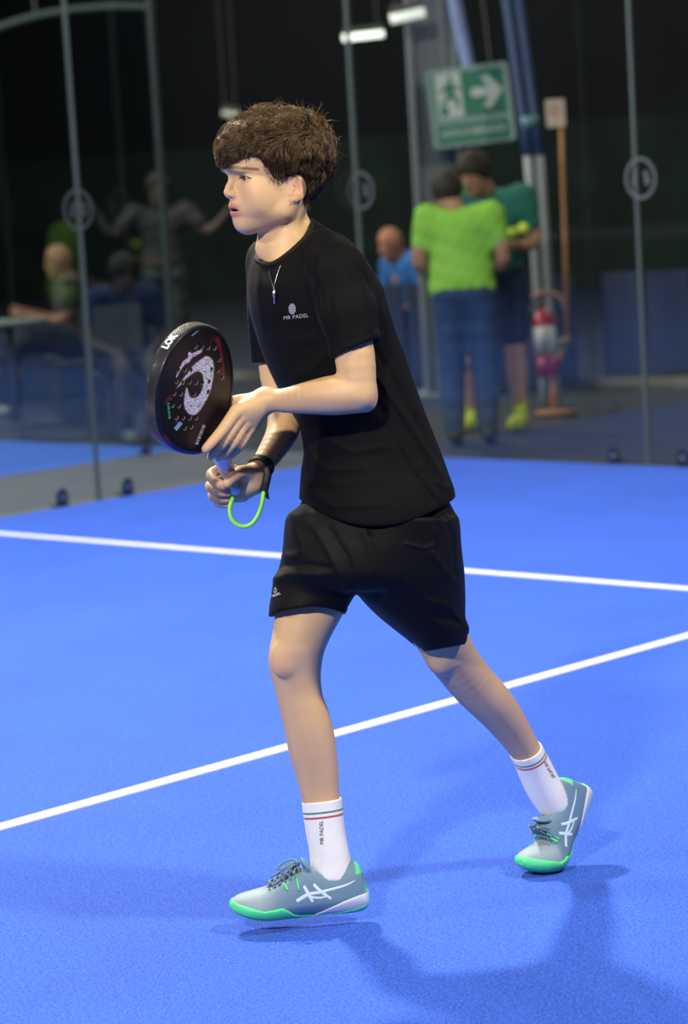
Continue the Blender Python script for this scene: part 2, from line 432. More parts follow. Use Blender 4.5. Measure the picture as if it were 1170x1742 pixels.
# glass
def glass_mat(name, tint, ior=1.5):
    m = bpy.data.materials.new(name); m.use_nodes = True; nt = m.node_tree; N = nt.nodes; N.remove(N['Principled BSDF'])
    t = N.new('ShaderNodeBsdfTransparent'); t.inputs[0].default_value = (*tint, 1); g = N.new('ShaderNodeBsdfGlossy'); g.inputs['Roughness'].default_value = 0.035; g.inputs[0].default_value = (0.9, 0.95, 0.93, 1)
    fr = N.new('ShaderNodeFresnel'); ge = N.new('ShaderNodeNewGeometry'); mr = N.new('ShaderNodeMapRange'); mr.inputs[3].default_value = ior; mr.inputs[4].default_value = 1 / ior; nt.links.new(ge.outputs['Backfacing'], mr.inputs[0]); nt.links.new(mr.outputs[0], fr.inputs[0]); mx = N.new('ShaderNodeMixShader')
    nt.links.new(fr.outputs[0], mx.inputs[0]); nt.links.new(t.outputs[0], mx.inputs[1]); nt.links.new(g.outputs[0], mx.inputs[2]); nt.links.new(mx.outputs[0], N['Material Output'].inputs[0]); return m
glass = glass_mat('court_glass', (0.90, 0.93, 0.92)); far_glass = glass_mat('far_glass', (0.88, 0.91, 0.92))
seam_m = mat('seam_silicone', (0.06, 0.085, 0.08), 0.5); bracket_m = mat('black_bracket', (0.012, 0.013, 0.016), 0.4)
decal_m = mat('frosted_sticker', (0.075, 0.083, 0.095), 0.6)
def wall_empty(name, loc):
    e = empty(name, loc); e['kind'] = 'structure'; return e
def pane(parent, ax, fix, a, b, thick, m, z1=3.0):
    g_ = 0.004
    if ax == 'y': return boxo('glass_pane', fix - thick, fix, a + g_, b - g_, 0.02, z1, m, parent)
    return boxo('glass_pane', a + g_, b - g_, fix, fix + thick, 0.02, z1, m, parent)
def bracket(parent, M):
    prof = [(-0.036, 0), (-0.036, 0.055)] + [(0.036 * -math.cos(a), 0.055 + 0.036 * math.sin(a)) for a in np.linspace(0.2, math.pi - 0.2, 9)] + [(0.036, 0.055), (0.036, 0)]
    hole = [(0.015 * math.cos(a), 0.045 + 0.015 * math.sin(a)) for a in np.linspace(0, 2 * math.pi, 13)[:-1]]
    mb = MB(); mb.prism(prof, 0.008, M); o = mb.build('clamp_bracket', bracket_m, parent, world_space=True)
    mb = MB(); mb.prism([(0.014 * math.cos(a), 0.045 + 0.014 * math.sin(a)) for a in np.linspace(0, 2 * math.pi, 13)[:-1]], 0.016, M @ Matrix.Translation((0, 0, -0.003)))
    mb.build('bolt_cap', mat('steel_cap', (0.32, 0.33, 0.35), 0.35, metal=0.7), o, world_space=True)
    mb = MB(); mb.box(-0.036, 0.036, -0.0, 0.006, -0.05, 0.0, M); mb.build('foot_plate', bracket_m, o, world_space=True)
def sticker(parent, M, r=0.098):
    mb = MB(); n = 40
    V = []; 
    for rr in (r, r - 0.016):
        for k in range(n): a = 2 * math.pi * k / n; V.append(M @ Vector((rr * math.cos(a), rr * math.sin(a) * 1.08, 0)))
    mb.add(V, [(k, (k + 1) % n, n + (k + 1) % n, n + k) for k in range(n)])
    for sx in (-1, 1):
        for (cx, cy, a, b) in ((0.034, 0.022, 0.016, 0.014), (0.040, -0.012, 0.015, 0.026)):
            mb.add([M @ Vector((sx * cx + a * math.cos(t), cy + b * math.sin(t), 0)) for t in np.linspace(0, 2 * math.pi, 17)[:-1]], [tuple(range(16))])
    mb.build('round_sticker', decal_m, parent, world_space=True)
# left side wall (x = -10) and back wall (y = 10.65)
wl = wall_empty('wall_left', (XL, 8.6, 0)); wb_ = wall_empty('wall_back', (-5, YB, 0))
for a, b in ((8.62, 10.62), (6.62, 8.62), (4.62, 6.62)): pane(wl, 'y', XL, a, b, 0.012, glass)
bx = [-9.98, -8.07, -6.07, -4.07, -2.07, -0.07]
for a, b in zip(bx[:-1], bx[1:]): pane(wb_, 'x', YB, a, b, 0.012, glass)
for y in (8.62, 6.62, 4.62): boxo('seam', XL - 0.011, XL + 0.003, y - 0.010, y + 0.010, 0, 3.0, seam_m, wl)
for x in bx[1:]: boxo('seam', x - 0.009, x + 0.009, YB - 0.003, YB + 0.011, 0, 3.0, seam_m, wb_)
boxo('corner_seam', XL - 0.006, XL + 0.014, YB - 0.014, YB + 0.006, 0, 3.0, seam_m, wl)
RX = Matrix.Rotation(math.pi / 2, 4, 'X')
for y in (8.39, 8.83, 10.36, 6.4, 6.84): bracket(wl, Matrix.Translation((XL - 0.022, y, 0.0)) @ Matrix.Rotation(math.pi / 2, 4, 'Z') @ RX)
for x in (-9.7, -8.30, -7.86, -6.3, -5.86): bracket(wb_, Matrix.Translation((x, YB + 0.022, 0.0)) @ RX)
sticker(wl, Matrix.Translation((XL - 0.0005, 8.614, 1.467)) @ Matrix.Rotation(math.pi / 2, 4, 'Z') @ RX); sticker(wb_, Matrix.Translation((-9.965, YB - 0.005, 1.474)) @ RX); sticker(wb_, Matrix.Translation((-8.036, YB - 0.005, 1.46)) @ RX)
sticker(wb_, Matrix.Translation((-6.07, YB - 0.005, 1.46)) @ RX)
# neighbour court glass
wn = wall_empty('wall_neighbour', (-11.52, 10.6, 0)); seam_near = seam_m; seam_m = mat('dark_seam', (0.035, 0.048, 0.047), 0.5)
for a, b in ((8.6, 10.58), (6.6, 8.6), (4.6, 6.6)): pane(wn, 'y', -11.52, a, b, 0.012, far_glass)
for a, b in ((-13.5, -11.54), (-15.5, -13.5), (-17.5, -15.5), (-19.5, -17.5)): pane(wn, 'x', 10.58, a, b, 0.012, far_glass)
boxo('corner_seam', -11.536, -11.50, 10.57, 10.60, 0, 3.0, seam_m, wn)
for x in (-13.5, -15.5, -17.5): boxo('seam', x - 0.011, x + 0.011, 10.577, 10.595, 0, 3.0, seam_m, wn)
bracket(wn, Matrix.Translation((-11.50, 10.30, 0.0)) @ Matrix.Rotation(math.pi / 2, 4, 'Z') @ RX)
# hall shell
dark_wall = mat('dark_cladding', (0.003, 0.006, 0.013), 0.8, noise=(0.8, 0.4)); green_wall = mat('dark_green_mesh', (0.010, 0.025, 0.023), 0.85, noise=(1.5, 0.5))
boxo('wall_far', -45, 12, 26, 26.3, -0.01, 9, dark_wall, kind='structure'); boxo('wall_side', -36, -35.7, -16, 26, -0.01, 9, dark_wall, kind='structure')
boxo('ceiling', -45, 12, -16, 26.3, 9, 9.2, mat('dark_roof', (0.015, 0.017, 0.02), 0.9), kind='structure')
boxo('wall_near', -45, 12, -16.3, -16, -0.01, 9, dark_wall, kind='structure'); boxo('wall_right', 11.7, 12, -16, 26, -0.01, 9, dark_wall, kind='structure')
boxo('trim_1', -35.7, 12, 25.9, 26, 0, 2.1, green_wall, kind='structure')
# roof lamps of the hall, seen far off
lamp_glow = mat('lamp_tube', (0.9, 0.9, 0.85), 0.5, emit=(0.92, 1.0, 0.86, 2.4)); housing = mat('lamp_housing', (0.1, 0.1, 0.1), 0.6)
def tube_lamp(a, b, d, label, glow):
    A, B = at(*a, d), at(*b, d); c = (A + B) / 2; e = empty('tube_lamp', c); tag(e, label, 'lamp', 'tube lamps over the hall')
    mb = MB(); mb.tube([A, A.lerp(B, .5), B], 0.035, 10); mb.build('tube', glow, e, True, world_space=True)
    up = Vector((0, 0, 0.05)); mb = MB(); mb.tube([A + up, B + up], 0.045, 8, flat=0.5); mb.build('housing', housing, e, world_space=True)
    for q in (A.lerp(B, 0.15), A.lerp(B, 0.85)): mb = MB(); mb.tube([q + up, q + Vector((0, 0, 9.0 - q.z))], 0.006, 5); mb.build('hanger', housing, e, world_space=True)
tube_lamp((583, 64), (652, 56), 24, 'bright tube lamp hanging left of the grey column, the lower one', lamp_glow)
tube_lamp((664, 33), (722, 20), 17.4, 'tube lamp hanging in front of the top of the grey column, the higher one', mat('lamp_tube_dim', (0.8, 0.8, 0.8), 0.5, emit=(0.92, 1.0, 0.86, 0.8)))  # glowing tube added here to stand for a lamp's reflection in the glass
tube_lamp((378, 191), (405, 195), 26, 'small faint tube lamp beside the young man\'s hair', mat('lamp_tube_faint', (0.8, 0.8, 0.8), 0.5, emit=(0.9, 1.0, 0.7, 0.3)))
duct = empty('arched_tube', at(120, 20, 21)); tag(duct, 'grey green arched roof tube crossing the dark above the seated man', 'roof tube')
mb = MB(); mb.tube([at(x, y, 21) for x, y in catmull([(-60, 75), (0, 46), (60, 28), (120, 17), (190, 11), (262, 12)], 4)], 0.032, 8); mb.build('tube', mat('dull_green_steel', (0.07, 0.09, 0.085), 0.6), duct, True, world_space=True)
mb = MB(); mb.tube([at(60, 28, 21), at(60, 28, 21) + Vector((0, 0, 5.5))], 0.012, 6); mb.build('hanger', housing, duct, world_space=True)
# grey column
steel = mat('grey_painted_steel', (0.20, 0.23, 0.27), 0.55, noise=(3, 0.15))
gc = ground(764, 672); col = empty('column', gc); tag(col, 'grey steel column standing behind the green exit sign', 'column')
rot = Matrix.Translation(gc) @ Matrix.Rotation(math.radians(-46 + 0), 4, 'Z')
mb = MB(); mb.box(-0.17, 0.17, -0.015, 0.015, 0, 6.5, rot @ Matrix.Translation((0, -0.15, 0))); mb.box(-0.17, 0.17, -0.015, 0.015, 0, 6.5, rot @ Matrix.Translation((0, 0.15, 0))); mb.box(-0.012, 0.012, -0.15, 0.15, 0, 6.5, rot); mb.build('shaft', steel, col, world_space=True)
mb = MB(); mb.box(-0.24, 0.24, -0.22, 0.22, 0, 0.03, rot); mb.build('base_plate', steel, col, world_space=True)
# blue brace behind the sign, slanted court post
bl = mat('pale_blue_steel', (0.22, 0.30, 0.58), 0.5); bl2 = mat('deep_blue_steel', (0.03, 0.065, 0.17), 0.5); gr2 = mat('worn_grey_tube', (0.26, 0.28, 0.31), 0.45)
br = empty('steel_brace', at(788, 70, 17.8)); tag(br, 'short pale blue slanting brace rising behind the exit sign', 'brace')
mb = MB(); mb.tube([at(690, -500, 17.8), at(758, -60, 17.8), at(775, 10, 17.8), at(797, 118, 17.8), at(812, 190, 17.8)], 0.045, 12); mb.build('tube', bl, br, True, world_space=True)
mb = MB(); mb.tube([at(806, 160, 17.8), at(819, 225, 17.8)], 0.055, 12); mb.build('end_sleeve', gr2, br, True, world_space=True)
dp = 16.95; po = empty('slanting_post', at(948, 697, dp)); tag(po, 'tall slanting twin tube post, blue above and grey below, behind the fire extinguisher', 'post')
for k, dx in enumerate((-9.5, 9.5)):
    mb = MB(); mb.tube([at(800 + dx, -600, dp), at(863 + dx, -60, dp), at(880 + dx, 60, dp), at(899 + dx, 200, dp), at(907 + dx, 265, dp)], 0.034, 12); mb.build('upper_tube', bl2, po, True, world_space=True)
    mb = MB(); mb.tube([at(907 + dx, 265, dp), at(913 + dx, 330, dp), at(922 + dx, 470, dp), at(933 + dx, 640, dp), at(937 + dx, 700, dp)], 0.031, 12); mb.build('lower_tube', gr2, po, True, world_space=True)
mb = MB(); q = at(900, 208, dp); mb.tube([at(886, 210, dp - 0.01), at(915, 207, dp - 0.01)], 0.045, 10); mb.build('clamp', mat('teal_clamp', (0.10, 0.22, 0.27), 0.5), po, True, world_space=True)
# exit sign
def frame_quad(p0, p1, p3, d):
    A, B, Dn = at(*p0, d), at(*p1, d), at(*p3, d); x = (B - A).normalized(); y = (A - Dn); y = (y - x * y.dot(x)).normalized(); n = x.cross(y)
    return Matrix([[x[0], y[0], n[0], A[0]], [x[1], y[1], n[1], A[1]], [x[2], y[2], n[2], A[2]], [0, 0, 0, 1]]), (B - A).length, (A - Dn).length
MS, SW, SH = frame_quad((722, 121), (862, 104), (740, 254), 17.7)
sg = empty('exit_sign', MS.translation); tag(sg, 'green and white exit sign with running figure and right arrow, hanging tilted', 'sign')
sgr = mat('sign_green', (0.0, 0.16, 0.105), 0.5); sgw = mat('sign_white', (0.50, 0.56, 0.57), 0.5); sgb = mat('sign_border', (0.22, 0.33, 0.34), 0.5)
def rrect(x0, x1, y0, y1, r, n=5):
    pts = []
    for cx, cy, a0 in ((x1 - r, y1 - r, 0), (x0 + r, y1 - r, 90), (x0 + r, y0 + r, 180), (x1 - r, y0 + r, 270)):
        for k in range(n + 1): a = math.radians(a0 + 90 * k / n); pts.append((cx + r * math.cos(a), cy + r * math.sin(a)))
    return pts
S_ = SW / 140.0
def sp(x, y): return (x * S_, -y * S_)
mb = MB(); mb.prism(rrect(0, SW, -SH, 0, 0.03), 0.012, MS @ Matrix.Translation((0, 0, -0.012))); mb.build('panel', sgb, sg, world_space=True)
def srect(x0, x1, y0, y1, m, nm, z=0.002):
    mb = MB(); mb.prism([sp(x0, y1), sp(x1, y1), sp(x1, y0), sp(x0, y0)], 0.002, MS @ Matrix.Translation((0, 0, z))); return mb.build(nm, m, sg, world_space=True)
srect(9, 131, 8, 84, sgr, 'upper_green_field'); srect(9, 131, 95, 127, sgr, 'lower_green_field'); srect(14, 58, 9, 84, sgw, 'door_field', 0.004)
arrow = [(92, 22), (102, 17), (128, 46), (102, 76), (92, 70), (103, 54), (76, 54), (72, 46), (76, 38), (103, 38)]
mb = MB(); mb.prism([sp(x, y) for x, y in arrow][::-1], 0.002, MS @ Matrix.Translation((0, 0, 0.004))); mb.build('arrow', sgw, sg, world_space=True)
mb = MB()   # running figure
for poly in ([(36, 15), (40, 13), (44, 16), (44, 21), (40, 23), (36, 21)], [(33, 25), (43, 24), (45, 42), (36, 46), (31, 40)], [(33, 26), (36, 30), (27, 40), (21, 39), (20, 36), (25, 35)], [(43, 25), (50, 34), (56, 34), (56, 38), (48, 38), (42, 32)], [(35, 42), (44, 42), (52, 56), (50, 70), (46, 70), (46, 58), (36, 50)], [(33, 42), (38, 48), (32, 58), (20, 60), (19, 56), (28, 54)]):
    mb.prism([sp(x, y) for x, y in poly][::-1], 0.002, MS @ Matrix.Translation((0, 0, 0.006)))
mb.prism([sp(x, y) for x, y in [(18, 66), (30, 62), (34, 78), (20, 82)]][::-1], 0.002, MS @ Matrix.Translation((0, 0, 0.0045)))
mb.build('running_figure', sgr, sg, world_space=True)
V, Fc = text_mesh('USCITA DI EMERGENZA', 1.0, 0.02); x0 = min(v.x for v in V); x1 = max(v.x for v in V)
link('sign_lettering', mesh_from('sign_lettering', [MS @ Vector(((70 * S_) + (v.x - (x0 + x1) / 2) / (x1 - x0) * 112 * S_, -110.5 * S_ + v.y * 0.058, 0.0052)) for v in V], Fc, False), sgw, sg, True)
mb = MB(); mb.tube([MS @ Vector((SW * .3, 0, -.02)), MS @ Vector((SW * .3, 0.8, -.02))], .006, 6); mb.tube([MS @ Vector((SW * .8, 0, -.02)), MS @ Vector((SW * .8, 0.8, -.02))], .006, 6); mb.build('hanger', housing, sg, world_space=True)
# extinguisher stand and extinguisher
copper = mat('orange_brown_pole', (0.36, 0.16, 0.07), 0.5, noise=(8, 0.2)); ds = 16.55
st = empty('extinguisher_stand', at(942, 702, ds)); tag(st, 'orange brown pole stand on a flat base, with a small card at its top', 'stand')
mb = MB(); mb.tube([at(953, 170, ds), at(957, 300, ds), at(962, 450, ds), at(964, 575, ds)], 0.014, 10); mb.build('pole', copper, st, True, world_space=True)
mb = MB(); mb.tube([at(964, 572, ds), at(955, 600, ds), at(943, 630, ds), at(941, 665, ds), at(941, 700, ds)], 0.018, 10); mb.build('lower_pole', copper, st, True, world_space=True)
mb = MB(); gb = ground(944, 704); mb.lathe([(0.0001, 0), (0.125, 0.002), (0.13, 0.012), (0.12, 0.02), (0.03, 0.03), (0.0001, 0.03)], 24, Matrix.Translation(gb)); mb.build('base', copper, st, True, world_space=True)
MC, cw_, ch_ = frame_quad((927, 170), (959, 168), (929, 217), ds - 0.03)
mb = MB(); mb.prism(rrect(0, cw_, -ch_, 0, 0.01), 0.008, MC); mb.build('card', mat('cream_card', (0.52, 0.42, 0.36), 0.6), st, world_space=True)
mb = MB(); [mb.box(cw_ * .2, cw_ * w_, -ch_ * y_ - .006, -ch_ * y_ + .006, .009, .0095, MC) for y_, w_ in ((.25, .8), (.4, .7), (.55, .75))]; mb.build('card_print', mat('faded_red_print', (0.40, 0.12, 0.10), 0.6), st, world_space=True)
mb = MB(); mb.tube([at(905, 506, ds), at(920, 499, ds), at(945, 500, ds), at(957, 510, ds), at(963, 530, ds)], 0.017, 10); mb.build('hook_arm', mat('dusty_pink_steel', (0.36, 0.20, 0.19), 0.5), st, True, world_space=True)
mb = MB(); mb.tube([at(948, 585, ds), at(972, 581, ds)], 0.036, 10, flat=0.7); mb.build('bracket_block', mat('grey_block', (0.09, 0.10, 0.10), 0.6), st, True, world_space=True)
de = ds - 0.12; ex = empty('fire_extinguisher', at(929, 641, de)); tag(ex, 'red fire extinguisher with a white label hanging on the orange brown stand', 'fire extinguisher')
A, B = at(933, 642, de), at(921, 512, de); axz = (B - A); Hh = axz.length; qr = axz.to_track_quat('Z', 'Y').to_matrix().to_4x4(); ME = Matrix.Translation(A) @ qr
red1 = mat('red_enamel', (0.50, 0.025, 0.02), 0.3, coat=0.4); red2 = mat('magenta_red_enamel', (0.30, 0.015, 0.06), 0.35); whl = mat('white_label', (0.50, 0.52, 0.55), 0.6)
mb = MB(); mb.lathe([(0.0001, 0), (0.06, 0.0), (0.068, 0.015), (0.068, Hh * 0.72), (0.06, Hh * 0.82), (0.025, Hh * 0.88), (0.02, Hh * 0.92), (0.0001, Hh * 0.92)], 24, ME); mb.build('cylinder', red1, ex, True, world_space=True)
mb = MB(); mb.lathe([(0.0695, Hh * 0.02), (0.0695, Hh * 0.27)], 24, ME); mb.build('lower_band', red2, ex, True, world_space=True)
mb = MB(); mb.lathe([(0.0698, Hh * 0.30), (0.0698, Hh * 0.66)], 24, ME); mb.build('label_wrap', whl, ex, True, world_space=True)
mb = MB(); mb.box(-0.015, 0.07, -0.012, 0.012, Hh * 0.92, Hh * 0.96, ME); mb.box(-0.015, 0.06, -0.01, 0.01, Hh * 0.99, Hh * 1.03, ME); mb.box(-0.015, 0.012, -0.012, 0.012, Hh * 0.9, Hh * 1.02, ME); mb.build('valve_handle', housing, ex, world_space=True)
mb = MB(); mb.tube(catmull([ME @ Vector((0.01, 0, Hh * .93)), ME @ Vector((0.09, 0.0, Hh * .85)), ME @ Vector((0.10, 0, Hh * .5)), ME @ Vector((0.085, 0, Hh * .25))], 5), 0.009, 8); mb.build('hose', housing, ex, True, world_space=True)
mb = MB(); mb.lathe([(0.0001, 0), (0.022, 0), (0.022, 0.006), (0.0001, 0.006)], 12, ME @ Matrix.Translation((0, -0.055, Hh * 0.80)) @ RX); mb.build('gauge', mat('orange_gauge', (0.7, 0.14, 0.03), 0.4), ex, world_space=True)
# blue boards added in place of the turf's reflection in the glass and dark low curtain
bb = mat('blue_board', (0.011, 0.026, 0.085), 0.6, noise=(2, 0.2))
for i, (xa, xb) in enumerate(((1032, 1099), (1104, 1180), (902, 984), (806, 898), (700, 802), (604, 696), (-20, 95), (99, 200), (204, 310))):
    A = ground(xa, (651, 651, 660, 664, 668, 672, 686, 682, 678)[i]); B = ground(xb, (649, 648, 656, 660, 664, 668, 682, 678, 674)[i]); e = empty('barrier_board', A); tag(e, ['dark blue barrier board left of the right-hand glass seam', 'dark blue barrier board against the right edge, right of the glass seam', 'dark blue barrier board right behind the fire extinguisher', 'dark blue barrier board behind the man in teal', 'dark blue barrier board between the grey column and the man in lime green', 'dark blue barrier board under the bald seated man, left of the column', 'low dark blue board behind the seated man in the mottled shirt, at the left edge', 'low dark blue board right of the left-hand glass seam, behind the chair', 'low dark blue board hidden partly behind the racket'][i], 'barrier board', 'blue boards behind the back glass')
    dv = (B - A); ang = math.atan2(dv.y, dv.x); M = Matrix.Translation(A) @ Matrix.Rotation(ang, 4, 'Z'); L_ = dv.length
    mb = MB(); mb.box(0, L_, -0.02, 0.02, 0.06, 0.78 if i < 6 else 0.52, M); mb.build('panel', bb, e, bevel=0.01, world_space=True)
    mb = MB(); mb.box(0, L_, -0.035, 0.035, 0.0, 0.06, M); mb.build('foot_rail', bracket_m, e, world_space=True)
# floor edge strip in the hall beyond
boxo('trim_2', -18, -4, 14.6, 14.7, -0.012, 0.05, mat('dusty_curb', (0.16, 0.15, 0.14), 0.8), kind='structure')
# net across the court, behind the camera's view but mirrored in the glass
net = empty('court_net', (-5, 0.65, 0)); tag(net, 'net with white top tape across the court', 'net')
mb = MB(); mb.box(-10, 0, 0.62, 0.68, 0.83, 0.90); mb.build('tape', mat('white_tape', (0.8, 0.8, 0.8), 0.7), net, world_space=True)
mb = MB()
for i in range(166): x = -9.98 + i * 0.06; mb.box(x, x + 0.004, 0.648, 0.652, 0.02, 0.83)
for i in range(13): z = 0.03 + i * 0.064; mb.box(-10, 0, 0.648, 0.652, z, z + 0.004)
o = mb.build('netting', housing, net, world_space=True); o['kind'] = 'stuff'
for x in (-9.97, -0.03): mb = MB(); mb.tube([(x, 0.65, 0), (x, 0.65, 0.95)], 0.03, 10); mb.build('post', bracket_m, net, True, world_space=True)
# ================================================================= THE PLAYER
skin_m = mat('skin', (0.70, 0.43, 0.29), 0.5, sss=0.05, spec=0.35, vcol='tint', bump=(420, 0.12, 0.0006))
black_cloth = mat('black_knit', (0.003, 0.003, 0.0034), 0.75, spec=0.12, sheen=0.015, bump=(900, 0.25, 0.0006))
black_short = mat('black_woven', (0.003, 0.003, 0.0034), 0.6, spec=0.13, sheen=0.012, bump=(700, 0.2, 0.0006))
print_grey = mat('grey_print', (0.42, 0.45, 0.50), 0.6)
print_white = mat('white_print', (0.75, 0.76, 0.78), 0.5)
print_black = mat('black_print', (0.02, 0.02, 0.02), 0.6)
silver = mat('silver', (0.75, 0.75, 0.76), 0.25, metal=1.0)
foot_a = ground(545, 1572); player = empty('person', (-3.74, 3.98, 0.0))
tag(player, 'striding young man in black t-shirt and shorts holding a racket with both hands', 'person')
def P3(*a): return np.array(a, float)
YAW = math.radians(22); HC, HS = math.cos(YAW), math.sin(YAW); HX, HZ = 475.0, -12.0
def hd(f, y, s): return (HX - f * HC + s * HS, y, HZ - f * HS - s * HC)
def hcoord(x, z): return -(x - HX) * HC - (z - HZ) * HS, (x - HX) * HS - (z - HZ) * HC
HAX = np.array([[-HC, 0, -HS], [0, 1, 0], [HS, 0, -HC]])       # rows: forward, down, side
def HEL(f, y, s, rf, ry, rs, tilt=0.0, roll=0.0):
    ax = HAX
    if tilt:
        c, t = math.cos(tilt), math.sin(tilt); ax = np.array([c * HAX[0] + t * HAX[1], -t * HAX[0] + c * HAX[1], HAX[2]])
    if roll:
        c, t = math.cos(roll), math.sin(roll); ax = np.array([c * ax[0] + t * ax[2], ax[1], -t * ax[0] + c * ax[2]])
    return EL(hd(f, y, s), (rf, ry, rs), ax)
HEADROWS = np.array([  # y, front, back, half width
    (204, 12, 12, 8), (208, 42, 38, 30), (215, 66, 56, 42), (228, 84, 66, 52), (245, 93, 73, 59), (265, 97, 76, 62), (280, 97, 76, 63), (290, 94, 75, 62),
    (300, 86, 73, 60), (312, 84, 69, 59), (325, 84, 61, 57.5), (340, 84, 52, 55), (352, 82, 45, 52), (362, 79, 38, 48), (372, 74, 28, 42), (382, 70, 16, 33), (390, 62, 8, 23), (397, 40, 4, 10)], float); HEADROWS = dense_rows(HEADROWS)
def head_fn(rows, grow=0.0, nf=2.25, top=None):
    def fn(x, y, z):
        f, s = hcoord(x, z)
        Y = np.clip(y, rows[0, 0], rows[-1, 0]); F = np.interp(Y, rows[:, 0], rows[:, 1]) + grow; Bk = np.interp(Y, rows[:, 0], rows[:, 2]) + grow; w = np.interp(Y, rows[:, 0], rows[:, 3]) + grow
        A = np.where(f > 0, F, Bk); n = nf
        q = (np.abs(f / A) ** n + np.abs(s / w) ** n + 1e-12) ** (1 / n)
        d = (q - 1) * np.minimum(A, w)
        return smaxf(d, np.maximum(rows[0, 0] - grow - y, y - rows[-1, 0] - grow), 8)
    return fn
head = FN(head_fn(HEADROWS), (360, 198, -110), (570, 410, 90))
EYE_F, EYE_Y, EYE_S, EYE_R = 66.5, 303.0, 30.0, 11.0
def open_eye(sd):
    # almond opening, in head coordinates around the eye's front
    def fn(x, y, z):
        f, s = hcoord(x, z); u = (s - sd * (EYE_S + 1.0)) / 12.5; v = (y - (EYE_Y + 0.8)) / 4.7
        lens = np.maximum(np.abs(v + 0.25 * 0) + u * u * 0.95 - 1, EYE_F + 2.0 - f) 
        return lens * 4.0
    c = hd(EYE_F + 10, EYE_Y, sd * EYE_S)
    return FN(fn, (c[0] - 18, c[1] - 8, c[2] - 18), (c[0] + 18, c[1] + 8, c[2] + 18))
parts = [head]
for sd in (1, -1):
    parts += [HEL(86, 288, sd * 20, 8, 6, 18), HEL(52, 322, sd * 34, 22, 22, 17), HEL(46, 345, sd * 36, 22, 22, 14)]
parts += [HEL(65, 355, 0, 19, 20, 24), HEL(63, 379, 0, 13, 10.5, 14)]
for sd in (1, -1):
    parts += [RC(hd(58, 381, sd * 7), 10.5, hd(10, 360, sd * 43), 9), RC(hd(10, 360, sd * 43), 9, hd(-4, 335, sd * 52), 8)]
skull = U(18, parts)
skull = SUB(12, skull, [HEL(95, 303, sd * 25, 12, 8.0, 11) for sd in (1, -1)])
skull = U(4, [skull] + [HEL(EYE_F, EYE_Y, sd * EYE_S, EYE_R + 2.4, EYE_R + 1.2, EYE_R + 2.6) for sd in (1, -1)])
skull = SUB(1.2, skull, [open_eye(1), open_eye(-1)])
nose = U(5, [RC(hd(84, 296, 0), 5.0, hd(92, 318, 0), 5.2), RC(hd(92, 318, 0), 5.2, hd(95.5, 327, 0), 6.2), HEL(87.5, 331, 9.3, 8, 5.6, 5.2), HEL(87.5, 331, -9.3, 8, 5.6, 5.2), HEL(88, 330, 0, 10, 6, 8), RC(hd(84, 335, 0), 4, hd(93, 334, 0), 3)])
skull = U(7, [skull, nose])
skull = SUB(1.5, skull, [HEL(92, 337, 4.8, 4.2, 2.6, 2.0), HEL(92, 337, -4.8, 4.2, 2.6, 2.0)])
lips = U(3, [HEL(78.5, 350.5, 7, 9.5, 4.3, 14.5), HEL(78.5, 350.5, -7, 9.5, 4.3, 14.5), HEL(76.5, 363.5, 0, 10, 5.0, 17)])
skull = U(4, [skull, lips])
def mouth_fn(x, y, z):
    f, s = hcoord(x, z); v = (y - 356.8 - 0.004 * s * s) / 2.7
    return np.maximum(np.abs(v) + (s / 20.0) ** 2 - 1, 68 - f) * 2.4
skull = SUB(1.5, skull, [FN(mouth_fn, (378, 350, -70), (430, 364, 30))])
ears = []
for sd in (1, -1):
    R = -0.35 * sd
    plate = HEL(-9, 319, sd * 61.5, 14.5, 22.5, 4.5, 0.15, R)
    ear = U(3, [plate, HEL(-2, 338, sd * 60, 7, 7, 4, 0, R)])
    ear = SUB(1.5, ear, [HEL(-8, 317, sd * 68, 8.5, 14.5, 6.0, 0.1, R), HEL(-2, 323, sd * 67, 6, 8, 9, 0.1, R)])
    ear = U(2.0, [ear, RC(hd(0.5, 322, sd * 60.5), 3.2, hd(1.5, 330, sd * 60), 3.2), RC(hd(-12, 310, sd * 63.5), 2.2, hd(-13, 326, sd * 63.5), 2.4)])
    ears.append(ear)
skull = U(5, [skull] + ears)
neck = U(14, [RC((512, 385, -12), 17, (482, 442, -30), 20), RC((490, 412, -22), 28, (480, 452, -40), 21), RC((480, 345, 0), 41, (481, 420, 0), 41.5), RC((481, 420, 0), 41.5, (495, 470, 0), 46), EL((446, 424, -14), (9, 11, 9)), RC((509, 352, -34), 10, (470, 448, -32), 8)])
core = SL([(440, 446, 560, 0, 70, -0.3), (480, 440, 620, 0, 105, -.35), (560, 442, 640, 0, 105, -.35), (650, 490, 665, 5, 95, -.3), (760, 530, 715, 10, 90, -.2), (850, 530, 740, 10, 95, -.1), (930, 520, 750, 10, 92, 0)], cap=20)
def chain(pts, k=4):
    if len(pts) > 2: pts = [tuple(q) for q in catmull(pts, 4)]; k = min(k, 1.0)
    return U(k, [RC(a[:3], a[3], b[:3], b[3]) for a, b in zip(pts[:-1], pts[1:])])
arm_l = U(8, [chain([(565, 462, -105, 40), (585, 530, -135, 37), (603, 605, -150, 34.5), (609, 668, -152, 31)], 10),
              chain([(609, 670, -152, 32), (570, 672, -148, 34), (530, 676, -140, 28.5), (485, 681, -122, 21), (452, 680, -108, 17.5)], 12), EL((625, 682, -150), (15, 18, 16))])
arm_r = U(8, [chain([(470, 470, 95, 42), (462, 560, 108, 27), (463, 640, 112, 21), (484, 694, 105, 28)], 10),
              chain([(487, 696, 105, 31), (480, 735, 62, 27.5), (460, 770, 20, 22), (441, 797, -12, 17.5)], 12)])
